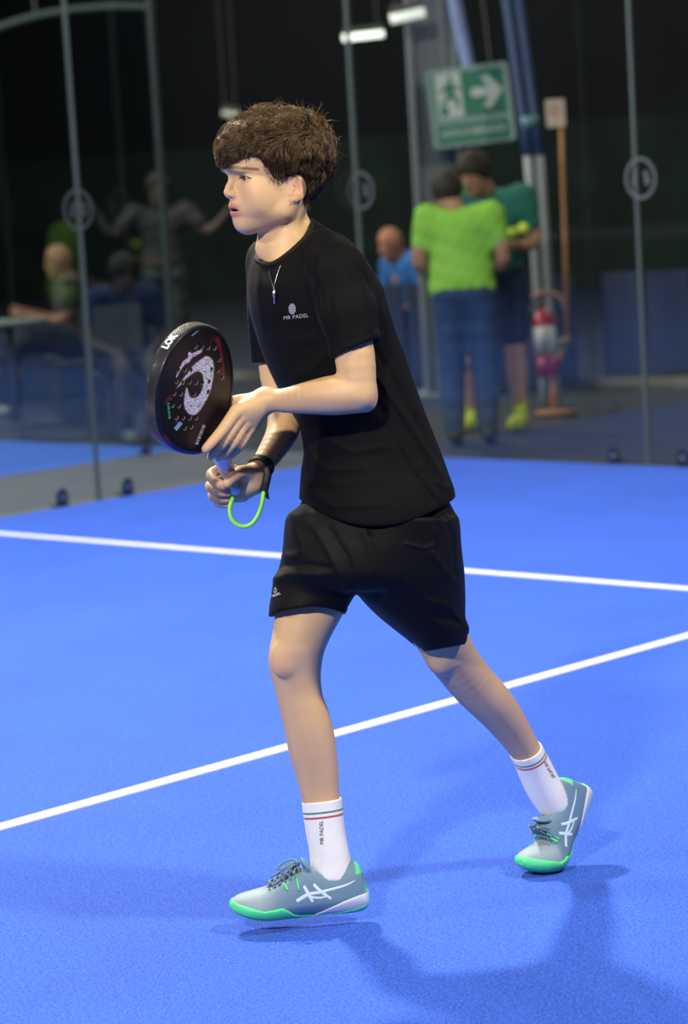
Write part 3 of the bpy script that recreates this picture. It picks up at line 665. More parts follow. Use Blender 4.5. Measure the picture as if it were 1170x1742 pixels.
# left hand: open, draped over the racket throat
LM = {'index': [(400, 702, -138, 11.5), (379, 731, -150, 10), (361, 752, -158, 9), (350, 764, -160, 7.8)],
      'middle': [(406, 713, -130, 11.5), (386, 744, -138, 10), (369, 765, -133, 9), (357, 776, -124, 7.6)],
      'ring': [(414, 723, -120, 11), (398, 751, -126, 9.6), (384, 769, -118, 8.6), (371, 778, -106, 7.4)],
      'little': [(422, 732, -108, 10), (409, 755, -112, 8.6), (398, 769, -106, 7.6), (387, 778, -97, 6.8)]}
palm_l = U(12, [RC((452, 680, -108), 16.5, (m[0][0] + 4, m[0][1] - 4, m[0][2] + 4), 11.5) for m in LM.values()] + [RC((440, 684, -105), 15, (415, 702, -112), 17)])
thumb_l = chain([(438, 680, -104, 12), (412, 681, -104, 11), (395, 684, -98, 9.5), (384, 690, -92, 8)], 5)
hand_l = U(0.6, [U(6, [palm_l, chain(m, 3)]) for m in LM.values()] + [U(8, [palm_l, thumb_l])])
# right hand: closed round the grip
RM = {'index': [(408, 806, -8, 12), (384, 797, -10, 9.6), (360, 806, -34, 9.4), (366, 820, -58, 8.6), (380, 826, -62, 7.6)],
      'middle': [(406, 820, 2, 12), (380, 816, 8, 9.6), (358, 826, -14, 9.4), (370, 836, -38, 8.8), (388, 837, -42, 7.8)],
      'ring': [(410, 834, 10, 11), (384, 834, 20, 9), (362, 842, 0, 9), (374, 848, -24, 8.4), (389, 848, -28, 7.4)],
      'little': [(414, 844, 14, 10), (392, 848, 26, 8), (370, 853, 12, 8), (378, 857, -12, 7.6), (389, 857, -18, 6.8)]}
palm_r = U(12, [RC((441, 800, -12), 17, (410, 812, -6), 15), RC((438, 812, -8), 18, (412, 834, -2), 16), RC((432, 822, -10), 19, (410, 836, -14), 14), EL((424, 818, -26), (22, 20, 14))])
thumb_r = chain([(430, 806, -28, 15), (412, 804, -48, 12.5), (398, 811, -64, 10.5), (387, 822, -72, 8.6)], 6)
hand_r = U(0.6, [U(6, [palm_r, chain(m, 3)]) for m in RM.values()] + [U(8, [palm_r, thumb_r])])
leg_r = SL([(880, 520, 620, 40, 55, 0), (960, 494, 604, 25, 58, 0), (1000, 482, 596, 16, 58, 0), (1040, 469, 585, 6, 57, 0), (1080, 463, 564, -2, 52, 0), (1105, 458, 553, -4, 49, 0), (1125, 456.5, 548, 0, 47, 0), (1150, 461, 545.5, 6, 43, 0), (1180, 469, 548, 14, 42, 0),
            (1210, 476, 559, 20, 44, 0), (1240, 483, 567, 25, 45, 0), (1280, 491, 573, 31, 42, 0), (1320, 503, 576, 37, 36, 0), (1350, 511, 577, 41, 32, 0), (1390, 521, 583, 46, 31, 0), (1440, 529, 590, 50, 32, 0), (1475, 532, 594, 51, 32, 0)], n=2.15, cap=14)
leg_r = U(10, [leg_r, EL((482, 1122, -34), (22, 30, 14))])

leg_l = U(12, [chain([(668, 900, -10, 70), (715, 1010, 5, 60), (752, 1085, 40, 45), (772, 1122, 75, 41), (804, 1163, 125, 39), (828, 1188, 158, 37.5), (850, 1213, 192, 34.5), (874, 1246, 232, 29.5), (894, 1277, 263, 25.5), (911, 1310, 290, 25), (928, 1345, 306, 26)], 7),
               EL((750, 1118, 40), (24, 30, 28))])
body_node = U(10, [skull, neck, core, arm_l, arm_r, leg_r, leg_l])
body_node = U(10, [skull, neck, core, U(9, [arm_l, hand_l]), U(9, [arm_r, hand_r]), leg_r, leg_l])
def hair_keep(node): return node
import time as _t; _t0 = _t.time()
xs, ys, zs = grid_of(body_node, 2.2, [(345, 455, 0.9), (455, 520, 1.3)], [(284, 378, 0.85), (378, 410, 1.4), (660, 865, 1.15)], [(-170, 30, 1.15)])
V, Q = surface(body_node, xs, ys, zs)
V = relax(V, Q, 1, 0.5); Vs = relax(V, Q, 5, 0.5); V = np.where((V[:, 1] > 430)[:, None], Vs, V)
print('body', len(V), len(Q), round(_t.time() - _t0, 1))
# ---- natural skin tones: lips, brows, cheeks, nails, stubbly nape
def skin_tint(V):
    base = np.array([0.62, 0.395, 0.215]); C = np.tile(base, (len(V), 1)).astype(float)
    f, s = hcoord(V[:, 0], V[:, 2]); y = V[:, 1]
    def blend(mask, col):
        m = np.clip(mask, 0, 1)[:, None]; C[:] = C * (1 - m) + np.array(col) * m
    hm = (y < 408) & (y > 190) & (V[:, 0] < 560)
    g = lambda cf, cy, cs, rf, ry, rs: np.exp(-(((f - cf) / rf) ** 2 + ((y - cy) / ry) ** 2 + ((s - cs) / rs) ** 2)) * hm
    for sd in (1, -1):
        blend(0.40 * g(66, 330, sd * 40, 18, 14, 16), (0.66, 0.31, 0.22))
        blend(0.65 * g(-6, 320, sd * 62, 14, 22, 10), (0.60, 0.24, 0.17))
        blend(0.35 * g(78, 308, sd * 28, 12, 8, 14), (0.42, 0.22, 0.17))
        # brow: thin arch
        u = (s * sd - 12) / 40.0; arch = 289.5 - 6.0 * np.sin(np.clip(u * 1.15, 0, 1) * math.pi * 0.8) + 2.0 * u
        th = 5.2 - 2.4 * np.clip(u, 0, 1)
        w = np.clip(1.3 - np.abs(y - arch) / th, 0, 1) * (u > -0.12) * (u < 1.0) * (f > 46) * hm
        w *= 0.75 + 0.25 * np.sin(s * 3.1 + y * 2.3)
        blend(w * 0.97, (0.04, 0.022, 0.014))
        # lashes: dark rim of the eye opening
        uu = (s - sd * (EYE_S + 1)) / 13.0; vv = y - (EYE_Y + 0.6); rim = np.abs(np.abs(vv) - 5.3 * np.clip(1 - uu * uu * 0.9, 0, 1))
        blend(np.clip(1.3 - rim / 1.7, 0, 1) * (np.abs(uu) < 1.1) * (vv < 1.5) * (f > EYE_F + 3) * (np.abs(s) > 16) * hm * 0.75, (0.09, 0.05, 0.035))
    lw = np.clip(1.25 - np.abs(s) / 21.5, 0, 1) * hm * (f > 62)
    up = np.clip(1.6 - np.abs(y - 351.5) / 4.2, 0, 1); lo_ = np.clip(1.6 - np.abs(y - 363.0) / 5.2, 0, 1)
    blend(np.clip(np.maximum(up, lo_) * lw * 2, 0, 1) * 0.85, (0.46, 0.17, 0.15))
    blend(np.clip(1 - np.abs(y - 357) / 2.8, 0, 1) * np.clip(1.1 - np.abs(s) / 17, 0, 1) * (f < 82) * (f > 50) * hm * 0.9, (0.10, 0.02, 0.02))
    blend(0.25 * np.exp(-((V[:, 0] - 478) / 18) ** 2 - ((y - 1125) / 22) ** 2) + 0.25 * np.exp(-((V[:, 0] - 636) / 14) ** 2 - ((y - 684) / 18) ** 2), (0.66, 0.29, 0.2))
    # knuckles and fingertips slightly redder
    for M_ in (LM, RM):
        for m in M_.values():
            for q in m[1:]:
                d2 = ((V - np.array(q[:3])) ** 2).sum(1); blend(0.28 * np.exp(-d2 / 110.0), (0.66, 0.30, 0.21))
    # short faded hair at sides and nape
    hl = np.interp(V[:, 0], [455, 470, 484, 492, 512, 517, 524, 545], [290, 304, 306, 299, 303, 345, 352, 340])
    fade = np.clip((hl - y) / 14.0 + 0.2, 0, 1) * (f < 52) * (y < 360) * hm * (s > -80)
    blend(fade * 0.86, (0.075, 0.045, 0.028))
    mole = np.exp(-(((V[:, 0] - 478) ** 2 + (y - 323) ** 2) / 2.0)) * hm
    blend(mole * 0.6, (0.2, 0.1, 0.07))
    return C
V_BODY = V.copy()
me = mesh_np("body", pw(V), Q); set_vcol(me, skin_tint(V)); body = link('body', me, skin_m, player, True)
# fingernails: small plates on the front of the visible tips
def nail(p, q, name='fingernail'):
    pass
# ---- eyes
eye_m = bpy.data.materials.new('eye'); eye_m.use_nodes = True
_b = eye_m.node_tree.nodes['Principled BSDF']; _b.inputs['Roughness'].default_value = 0.12
_a = eye_m.node_tree.nodes.new('ShaderNodeAttribute'); _a.attribute_name = 'tint'; eye_m.node_tree.links.new(_a.outputs['Color'], _b.inputs['Base Color'])
for sd in (1, -1):
    c = np.array(hd(EYE_F, EYE_Y, sd * EYE_S)); n = 40; VV = []; FF = []
    gz = np.array([-HC, 0.02, -HS]) + np.array([-0.05, 0, 0.02]); gz /= np.linalg.norm(gz)
    for i in range(n + 1):
        th = math.pi * i / n
        for k in range(n):
            ph = 2 * math.pi * k / n; VV.append(c + EYE_R * np.array([math.sin(th) * math.cos(ph), math.cos(th), math.sin(th) * math.sin(ph)]))
    for i in range(n):
        for k in range(n): FF.append((i * n + k, i * n + (k + 1) % n, (i + 1) * n + (k + 1) % n, (i + 1) * n + k))
    VV = np.array(VV); dn = (VV - c) @ gz / EYE_R; ang = np.arccos(np.clip(dn, -1, 1)); C = np.tile(np.array([0.36, 0.31, 0.29]), (len(VV), 1))
    C[ang < 0.52] = (0.06, 0.03, 0.016); C[ang < 0.24] = (0.005, 0.004, 0.004)
    VV = VV + gz * (np.clip(0.5 - ang, 0, 1) * 1.2)[:, None]
    me = mesh_from('eye', pw(VV), FF); set_vcol(me, C); link('eye', me, eye_m, player, True)
class Proj:
    """drops pixel-plane points onto a px-space surface, along depth"""
    def __init__(s, V, Q): s.b = BVHTree.FromPolygons([Vector(v) for v in V], [tuple(int(i) for i in q) for q in Q])
    def z(s, x, y, off=0.6, z0=-400):
        h = s.b.ray_cast(Vector((x, y, z0)), Vector((0, 0, 1)))
        return (h[0].z - off) if h[0] is not None else None
# ================================================================= SHIRT
TORSO = SL([(392, 492, 542, -5, 30, -.3), (402, 474, 580, -10, 60, -.4), (418, 446, 603, -8, 84, -.45), (435, 433, 617, -6, 103, -.44), (460, 425, 634, -2, 126, -.4), (490, 421, 651, 0, 140, -.36), (520, 423, 660, 0, 138, -.35), (560, 433, 672, 2, 132, -.33), (600, 446, 687, 4, 126, -.3),
            (650, 468, 704, 6, 120, -.27), (690, 489, 719, 8, 116, -.24), (730, 510, 734, 8, 113, -.2), (770, 516, 749, 8, 113, -.17), (800, 512, 760, 8, 116, -.14), (840, 509, 774, 8, 127, -.1), (870, 508, 777, 8, 133, -.08), (900, 508, 776, 8, 134, -.06)], n=2.25, cap=10)
sleeve_l = U(14, [RC((548, 425, -80), 36, (572, 462, -118), 50), RC((572, 462, -118), 50, (592, 530, -140), 47.5), RC((592, 530, -140), 48, (608, 604, -150), 45.5)])
sleeve_l = CUT(1.5, sleeve_l, [halfspace((609, 592, -150), (0.42, 0.9, -0.1))])
sleeve_r = CUT(1.5, chain([(470, 462, 92, 50), (456, 520, 104, 37), (452, 590, 110, 27), (455, 640, 112, 26)], 12), [halfspace((452, 618, 110), (0, 1, 0))])
back_col = U(12, [RC((522, 392, 18), 22, (555, 430, -30), 40), RC((490, 405, 40), 26, (455, 440, 80), 36)])
def hem_cut(x, y, z): return (y - (896 - 46 * ((x - 640) / 130.0) ** 2)) * 0.85
SH_FOLDS = [  # polyline, sigma, amplitude (+ = ridge)
    ([(618, 610), (652, 655), (690, 712), (728, 770), (752, 812)], 5.0, 4.5), ([(640, 600), (676, 660), (716, 735)], 5.0, -3.0), ([(612, 640), (650, 700), (690, 780), (735, 850)], 7.0, -3.0),
    ([(655, 710), (700, 790), (748, 850)], 5.0, 3.0), ([(520, 780), (560, 800), (620, 798)], 5, 2.6), ([(515, 805), (560, 835), (640, 830)], 6, -2.6), ([(520, 835), (570, 862), (650, 858)], 5, 2.4),
    ([(540, 740), (600, 770), (650, 760)], 6, 2.0), ([(500, 400), (470, 470), (462, 540)], 5, 1.8), ([(520, 410), (500, 480), (480, 560)], 6, -1.8), ([(545, 430), (538, 490), (548, 545)], 5, 3.2), ([(530, 440), (522, 500), (540, 570)], 6, -3.0),
    ([(440, 450), (438, 500), (446, 560)], 5, 2.2), ([(565, 470), (562, 520), (575, 590)], 6, -2.2), ([(590, 440), (612, 490), (628, 560)], 5, 3.4), ([(600, 430), (628, 490), (640, 560)], 4, -2.6), ([(575, 440), (590, 500), (596, 570)], 5, 2.6),
    ([(560, 560), (520, 580), (480, 575)], 7, 2.0), ([(560, 600), (530, 630), (500, 640)], 6, 2.0), ([(765, 830), (740, 820), (715, 790)], 4, 3.0)]
def folds_fn(folds, zc=0.0, sgn=True):
    bb = [(min(p[0] for p in f[0]) - 3 * f[1], max(p[0] for p in f[0]) + 3 * f[1], min(p[1] for p in f[0]) - 3 * f[1], max(p[1] for p in f[0]) + 3 * f[1]) for f in folds]
    def fn(x, y, z):
        r = np.zeros(np.broadcast(x, y, z).shape); x0, x1, y0, y1 = x.min(), x.max(), y.min(), y.max()
        for (pts, sg, am), b in zip(folds, bb):
            if x1 < b[0] or x0 > b[1] or y1 < b[2] or y0 > b[3]: continue
            d = polydist(x, y, pts); r = r - am * np.exp(-(d / sg) ** 2)
        return r * np.clip((zc - z) / 25.0 + 0.5, 0, 1)
    return fn
def soft_noise(sc, amp, ph=0.0):
    return lambda x, y, z: amp * (np.sin(x / sc + ph + 1.3 * np.sin(y / (sc * 1.7))) * np.sin(y / (sc * 1.35) + 0.7 * np.sin(z / sc + ph)) * np.cos(z / (sc * 1.2)))
shirt_node = U(12, [CUT(1.5, U(20, [TORSO, back_col]), [hem_cut]), sleeve_l, sleeve_r])
n1, n2, ff = soft_noise(21, 0.6), soft_noise(44, 1.2, 2.0), folds_fn(SH_FOLDS)
shirt_node = DISP(shirt_node, lambda x, y, z: n1(x, y, z) + n2(x, y, z) + ff(x, y, z))
neck_hole = U(10, [RC((476, 300, 4), 44, (479, 388, -2), 44.5), RC((479, 388, -2), 44.5, (487, 409, -30), 48), EL((467, 432, -30), (23, 25, 52)), RC((480, 400, 2), 46, (463, 424, 5), 34)])
cav = [RC((600, 575, -149), 34, (610, 640, -152), 38), RC((452, 560, 108), 20, (455, 660, 112), 23),
       SL([(815, 525, 760, 8, 105, -.1), (925, 518, 768, 8, 126, -.06)], cap=6)]
shirt_node = SUB(1.5, shirt_node, [neck_hole] + cav)
shirt_node.lo = shirt_node.a.lo; shirt_node.hi = shirt_node.a.hi
xs, ys, zs = grid_of(shirt_node, 3.0)
V, Q = surface(shirt_node, xs, ys, zs); V = relax(V, Q, 1, 0.5)
shirt_px = (V, Q)
me = mesh_np('shirt', pw(V), Q); shirt = link('shirt', me, black_cloth, player, True); print('shirt', len(Q), round(_t.time() - _t0, 1))
hb = neck_hole.ev(V[:, 0], V[:, 1], V[:, 2], np.array([-1e4] * 3), np.array([1e4] * 3)); ob = shirt_node.a.ev(V[:, 0], V[:, 1], V[:, 2], np.array([-1e4] * 3), np.array([1e4] * 3))
bv = V[(np.abs(hb) < 2.4) & (np.abs(ob) < 3.0)]; cc = bv.mean(0); ang_b = np.arctan2(bv[:, 2] - cc[2], bv[:, 0] - cc[0]); nb = 26
loop = [bv[(ang_b > -math.pi + 2 * math.pi * i / nb) & (ang_b <= -math.pi + 2 * math.pi * (i + 1) / nb)] for i in range(nb)]
loop = np.array([q.mean(0) for q in loop if len(q)]); 
for _ in range(3): loop = 0.5 * loop + 0.25 * (np.roll(loop, 1, 0) + np.roll(loop, -1, 0))
cpts = [tuple(c) for c in catmull([tuple(q) for q in loop], 4, True)]
collar_node = U(2, [RC(a, 4.6, b, 4.6) for a, b in zip(cpts, cpts[1:] + cpts[:1])])
xs, ys, zs = grid_of(collar_node, 2.2); V, Q = surface(collar_node, xs, ys, zs)
link('collar', mesh_np('collar', pw(V), Q), mat('black_rib', (0.008, 0.008, 0.009), 0.75, spec=0.2, bump=(1500, 0.5, 0.0008)), player, True)
pj_shirt = Proj(*shirt_px)
def put_text(body_, ox, oy, w, xdir, ydir, pj, m, name, parent, size=10, bold=0.0, off=0.9, spacing=1.0, sub=True):
    V, Fc = text_mesh(body_, 1.0, bold, spacing=spacing)
    x0 = min(v.x for v in V); x1 = max(v.x for v in V); sc = w / (x1 - x0); xm = (x0 + x1) / 2
    out = []
    for v in V:
        u = (v.x - xm) * sc; t = v.y * sc
        px = ox + xdir[0] * u + ydir[0] * t; py = oy + xdir[1] * u + ydir[1] * t
        z = pj.z(px, py, off); out.append((px, py, z if z is not None else np.nan))
    zz = np.array([o[2] for o in out], float); zz[np.isnan(zz)] = np.nanmedian(zz)
    me = mesh_from(name, pw(np.array([(o[0], o[1], z) for o, z in zip(out, zz)])), Fc, False)
    return link(name, me, m, parent, True)
put_text('MR PADEL', 503.5, 539, 43, (0.985, -0.11), (0.11 * -1, -0.99), pj_shirt, print_grey, 'chest_lettering', shirt, bold=0.0, spacing=1.06)
def patch(poly, pj, m, name, parent, off=0.8):
    """a flat print: pixel polygon laid on the surface"""
    out = []
    for (x, y) in poly:
        z = pj.z(x, y, off); out.append((x, y, z))
    zs_ = [o[2] for o in out if o[2] is not None]; zm = sum(zs_) / len(zs_)
    return [(o[0], o[1], o[2] if o[2] is not None else zm) for o in out]
mb = MB()
for i, (hw, yy) in enumerate([(3.2, 517), (5.2, 519.6), (6, 522.2), (6, 524.8), (6, 527.4), (5.2, 530), (3.2, 532.6)]):
    x0 = 496.5 + i * 0.12; p = patch([(x0 - hw, yy + 0.4), (x0 + hw, yy - 0.5), (x0 + hw, yy + 1.0), (x0 - hw, yy + 1.9)], pj_shirt, None, '', None)
    mb.add(pw(np.array(p)), [(0, 1, 2, 3)])
mb.build('chest_emblem', print_grey, shirt, world_space=True)
# necklace
def lay(pts, pj, off=1.6):
    out = []
    for p in pts:
        z = pj.z(p[0], p[1], off); out.append((p[0], p[1], z if z is not None else p[2] if len(p) > 2 else -30))
    return out
pj_body = None
neckl = lay([tuple(p) for p in catmull([(486, 424), (482, 437), (477, 452), (472, 466), (468, 480), (466, 492)], 4)], pj_shirt, 2.0) 
neck2 = lay([tuple(p) for p in catmull([(466, 492), (462, 480), (458.5, 468), (457, 457), (456.5, 449)], 4)], pj_shirt, 2.0)
allp = neckl + neck2[1:]
zz = np.array([p[2] for p in allp]); zz = np.convolve(np.pad(zz, 3, 'edge'), np.ones(7) / 7, 'valid') - 1.5
neck_e = empty('necklace', tuple(pw([[466, 492, float(zz[len(neckl) - 1])]])[0])); neck_e.parent = player; neck_e.matrix_parent_inverse = root_matrix(player).inverted()
mb = MB()
mb.tube(pw([(p[0], p[1], z) for p, z in zip(allp, zz)]), 0.00085, 6); mb.build('chain', silver, neck_e, True, world_space=True)
mb = MB(); zp = float(zz[len(neckl) - 1]) - 2
mb.tube(pw([(466, 491, zp), (466, 496, zp), (466.2, 500, zp), (466.5, 504, zp), (466.5, 508, zp), (466.7, 517, zp)]), [0.001, 0.0035, 0.0042, 0.0035, 0.0016, 0.0014], 10); mb.build('pendant', silver, neck_e, True, world_space=True)
# earring
mb = MB(); mb.lathe([(0.0001, -0.0015), (0.0018, -0.001), (0.0022, 0), (0.0018, 0.001), (0.0001, 0.0015)], 10, Matrix.Translation(Vector(pw([hd(0, 341, 66)])[0]))); mb.build('earring', silver, player, True, world_space=True)
# ================================================================= SHORTS
pelvis = SL([(838, 516, 762, 8, 98, -.05), (860, 508, 768, 8, 106, -.05), (874, 490, 774, 8, 112, -.05), (900, 485, 780, 8, 120, -.04), (940, 481, 783, 8, 124, -.02), (975, 475, 786, 6, 120, 0), (1005, 480, 780, 4, 100, 0)], n=2.3, cap=12)
sleg_r = SL([(880, 487, 640, 30, 96, 0), (930, 482, 640, 26, 96, 0), (965, 476, 630, 20, 92, 0), (983, 464, 618, 16, 88, 0), (1010, 461, 606, 10, 84, 0), (1035, 457.5, 592, 4, 80, 0), (1060, 455, 586, 0, 77, 0)], n=2.2, cap=8)
sleg_l = SL([(880, 600, 778, -5, 112, 0), (940, 590, 783, 0, 112, 0), (990, 596, 789, 8, 104, 0), (1015, 610, 791, 14, 98, 0), (1045, 638, 792, 24, 90, 0), (1070, 668, 799, 32, 82, 0), (1095, 700, 799, 42, 74, 0), (1125, 730, 802, 52, 66, 0)], n=2.25, cap=8)
shorts_node = U(9, [pelvis, CUT(1.5, sleg_r, [lambda x, y, z: (y - (1037 + 9 * np.clip((x - 470) / 115.0 * 2 - 1, -1.3, 1.3) ** 2 * 1.0 + 0.055 * (z - 4)))]), CUT(1.5, sleg_l, [lambda x, y, z: ((x - 760) * 0.20 + (y - 1103) * 0.98 - 0.04 * (z - 40))])])
SO_FOLDS = [([(506, 880), (500, 900), (512, 925)], 6, 2.2), ([(478, 945), (500, 945), (512, 938)], 6, 2.0), ([(462, 972), (480, 962), (520, 960), (560, 966)], 5, -3.0), ([(465, 985), (490, 978), (540, 980)], 6, 3.0),
            ([(690, 925), (720, 933), (738, 928)], 2.5, 2.4), ([(735, 940), (760, 975), (785, 1000)], 5, 3.0), ([(690, 990), (720, 1020), (765, 1032)], 5, 3.5), ([(740, 900), (752, 930), (750, 980)], 5, 2.5), ([(700, 1010), (745, 1050), (790, 1062)], 6, -3.5),
            ([(770, 1040), (788, 1060), (800, 1075)], 4, 3.0), ([(560, 900), (590, 950), (608, 1000)], 6, -3.0), ([(620, 905), (640, 960), (660, 1010)], 7, 3.0), ([(755, 880), (770, 920), (772, 980)], 4, -3.0), ([(530, 890), (560, 940), (590, 1000)], 5, 2.5)]
fs = folds_fn(SO_FOLDS); m1, m2 = soft_noise(21, 0.9, 1.0), soft_noise(38, 1.6, 4.0)
shorts_node = DISP(shorts_node, lambda x, y, z: fs(x, y, z) + m1(x, y, z) + m2(x, y, z))
shorts_node = SUB(1.5, shorts_node, [SL([(985, 474, 600, 12, 76, 0), (1080, 464, 580, 0, 68, 0)], cap=8), RC((725, 1010, 20), 58, (775, 1128, 52), 52), SL([(800, 520, 755, 8, 100, 0), (858, 512, 765, 8, 108, 0)], cap=4)])
xs, ys, zs = grid_of(shorts_node, 3.0)
V, Q = surface(shorts_node, xs, ys, zs); V = relax(V, Q, 1, 0.5); pj_short = Proj(V, Q)
shorts = link('shorts', mesh_np('shorts', pw(V), Q), black_short, player, True); print('shorts', len(Q), round(_t.time() - _t0, 1))
put_text('PADEL', 469, 1012, 17, (0.93, -0.36), (-0.36, -0.93), pj_short, print_white, 'thigh_lettering', shorts, bold=0.0)
mb = MB()
for i, (hw, yy) in enumerate([(1.3, 1000), (2.2, 1002.2), (2.6, 1004.4), (2.0, 1006.6)]):
    x0 = 468; p = patch([(x0 - hw, yy + .5), (x0 + hw, yy - .5), (x0 + hw, yy + 0.7), (x0 - hw, yy + 1.7)], pj_short, None, '', None); mb.add(pw(np.array(p)), [(0, 1, 2, 3)])
mb.build('thigh_emblem', print_white, shorts, world_space=True)
# ================================================================= SOCKS
def sock_mat():
    m = mat('white_ribbed_cotton', (0.80, 0.80, 0.80), 0.85, sheen=0.3, vcol='tint', bump=(600, 0.4, 0.001)); return m
sockm = sock_mat()
def stripe(C, t, a, b):
    for pos, col_, w_ in ((a, GREEN_S, 1.5), (b, RED_S, 1.6)):
        m = np.clip(1.6 - np.abs(t - pos) / w_, 0, 1)[:, None]; C[:] = C * (1 - m) + col_ * m
GREEN_S, RED_S, WHITE_S = np.array([0.03, 0.22, 0.12]), np.array([0.5, 0.03, 0.05]), np.array([0.86, 0.84, 0.79])
sock_r = SL([(1352, 512, 580.5, 42, 36, 0), (1380, 515, 583, 45, 35.5, 0), (1420, 521, 588, 49, 36, 0), (1450, 526.5, 594, 52, 37, 0), (1480, 529, 599, 54, 37, 0), (1500, 530, 600, 54, 36, 0)], n=2.15, cap=4)
sock_r = CUT(1.2, sock_r, [lambda x, y, z: (1361 - 0.12 * (x - 546) - 0.1 * (z - 43)) - y])
def ribs_r(x, y, z):
    a = np.arctan2(z - (42 + (y - 1352) * 0.1), x - (546 + (y - 1352) * 0.15)); return -0.45 * np.sin(a * 44)
sock_r = DISP(sock_r, ribs_r)
sock_r = SUB(1, sock_r, [SL([(1340, 511, 577, 40, 33, 0), (1372, 516, 580, 44, 32, 0)], cap=3)])
sock_r = U(3, [sock_r])
xs, ys, zs = grid_of(sock_r, 1.8, None, [(1368, 1396, 0.8)]); V, Q = surface(sock_r, xs, ys, zs)
t = V[:, 1] - (1361 - 0.12 * (V[:, 0] - 546) - 0.1 * (V[:, 2] - 43)); C = np.tile(WHITE_S, (len(V), 1)); stripe(C, t, 19, 27.5)
me = mesh_np('sock', pw(V), Q); set_vcol(me, C); sk = link('sock', me, sockm, player, True)
put_text('MR PADEL', 547, 1416, 40, (-0.03, -1.0), (-1.0, 0.03), Proj(V, Q), print_black, 'sock_lettering', sk, bold=0.0, spacing=0.95)
sa, sb = np.array([892, 1273, 258.0]), np.array([930, 1350, 308.0])
ax_ = (sb - sa) / np.linalg.norm(sb - sa)
sock_l = chain([(885, 1262, 250, 27.5), (895, 1278, 262, 27.8), (907, 1302, 282, 29), (919, 1328, 300, 30), (931, 1350, 313, 29.5), (941, 1368, 322, 27)], 8)
sock_l = CUT(1.2, sock_l, [halfspace((893, 1276, 261), tuple(-ax_ + np.array([0.10, 0, -0.10])))])
xs, ys, zs = grid_of(sock_l, 1.2)
e1 = np.cross(ax_, [0, 0, 1.0]); e1 /= np.linalg.norm(e1); e2 = np.cross(ax_, e1)
def ribs_l(x, y, z):
    u = (x - sa[0]) * e1[0] + (y - sa[1]) * e1[1] + (z - sa[2]) * e1[2]; v = (x - sa[0]) * e2[0] + (y - sa[1]) * e2[1] + (z - sa[2]) * e2[2]
    return -0.45 * np.sin(np.arctan2(v, u) * 44)
sock_l = DISP(sock_l, ribs_l)
sock_l = SUB(1, sock_l, [RC((880, 1255, 246), 26.3, (897, 1282, 266), 25.8)])
V, Q = surface(sock_l, xs, ys, zs)
nn = -ax_ + np.array([0.10, 0, -0.10]); nn /= np.linalg.norm(nn); t = -((V - np.array([893, 1276, 261])) @ nn)
C = np.tile(WHITE_S, (len(V), 1)); stripe(C, t, 14.5, 21)
me = mesh_np('sock', pw(V), Q); set_vcol(me, C); sk2 = link('sock', me, sockm, player, True)
put_text('MR PADEL', 935, 1310, 32, (0.48, 0.88), (-0.88, 0.48), Proj(V, Q), print_black, 'sock_lettering', sk2, bold=0.0, spacing=0.95)
# ================================================================= SHOES (local millimetres: u from heel to toe, v up, w to the outer side)
upper_m = mat('blue_grey_mesh', (0.25, 0.38, 0.46), 0.6, vcol='tint', bump=(1400, 0.35, 0.0006))
sole_m = mat('neon_green_rubber', (0.10, 0.80, 0.28), 0.5)
mid_m = mat('pale_grey_foam', (0.62, 0.66, 0.70), 0.55)
lace_m = mat('slate_laces', (0.12, 0.22, 0.27), 0.7, bump=(2000, 0.4, 0.0005)); logo_m = mat('pale_overlay', (0.62, 0.74, 0.80), 0.4)
dark_m = mat('dark_mesh', (0.03, 0.06, 0.08), 0.8)
SROWS = [(0, 14, 46, 0, 20, 0), (5, 7, 66, 0, 28, 0), (14, 3, 96, 0, 32, 0), (26, 1, 108, 0, 34, 0), (45, 0, 100, 0, 35, 0), (80, 0, 93, 1, 36, 0), (112, 1, 102, 2, 38, 0), (132, 1, 106, 3, 40, 0), (155, 0, 95, 4, 43, 0), (180, 0, 82, 5, 46, 0), (208, 0, 70, 5, 48, 0), (235, 3, 63, 3, 46, 0), (258, 9, 58, 1, 40, 0), (276, 17, 53, -1, 30, 0), (287, 25, 46, -1, 18, 0), (291, 30, 41, -1, 9, 0)]
def shoe_shape(grow=0.0):
    s = SL(SROWS, n=2.35, cap=4)
    def bf(x, y, z):  # narrower towards the top: squeeze w with height
        k = 1 + 0.42 * np.clip((x - 30) / 80, 0, 1); return s.ev(x, y, z * k, None, None) / 1.15 - grow
    return FN(bf, (-4, -6, -56), (122, 297, 56))
opening = U(6, [RC((92, 72, 0), 25, (160, 62, 0), 31), RC((100, 92, 0), 19, (160, 100, 0), 26)])
def taper(pts): a = np.array(pts, float); return lambda u: np.interp(u, a[:, 0], a[:, 1])
s_line = taper([(0, 20), (12, 15), (30, 9), (60, 4), (110, 3), (144, 6), (160, 12), (172, 24), (184, 32), (200, 30), (224, 28), (240, 33), (258, 38), (275, 42), (286, 47), (291, 52)])
m_line = taper([(-5, 46), (2, 44), (25, 39), (55, 30), (85, 18), (112, 6), (125, 0)])
upper_node = U(2.5, [SUB(3, shoe_shape(), [opening]), EL((106, 126, 3), (22, 6, 22), np.array([[0.86, 0.5, 0], [-0.5, 0.86, 0], [0, 0, 1]]))])
upper_node = SUB(2, upper_node, [RC((122, 145, 3), 9, (86, 206, 5), 9)])   # lacing gap
sole_node = CUT(1.5, shoe_shape(2.4), [lambda x, y, z: x - s_line(y)])
mid_node = CUT(1.5, shoe_shape(1.6), [lambda x, y, z: x - m_line(y), lambda x, y, z: y - 120])
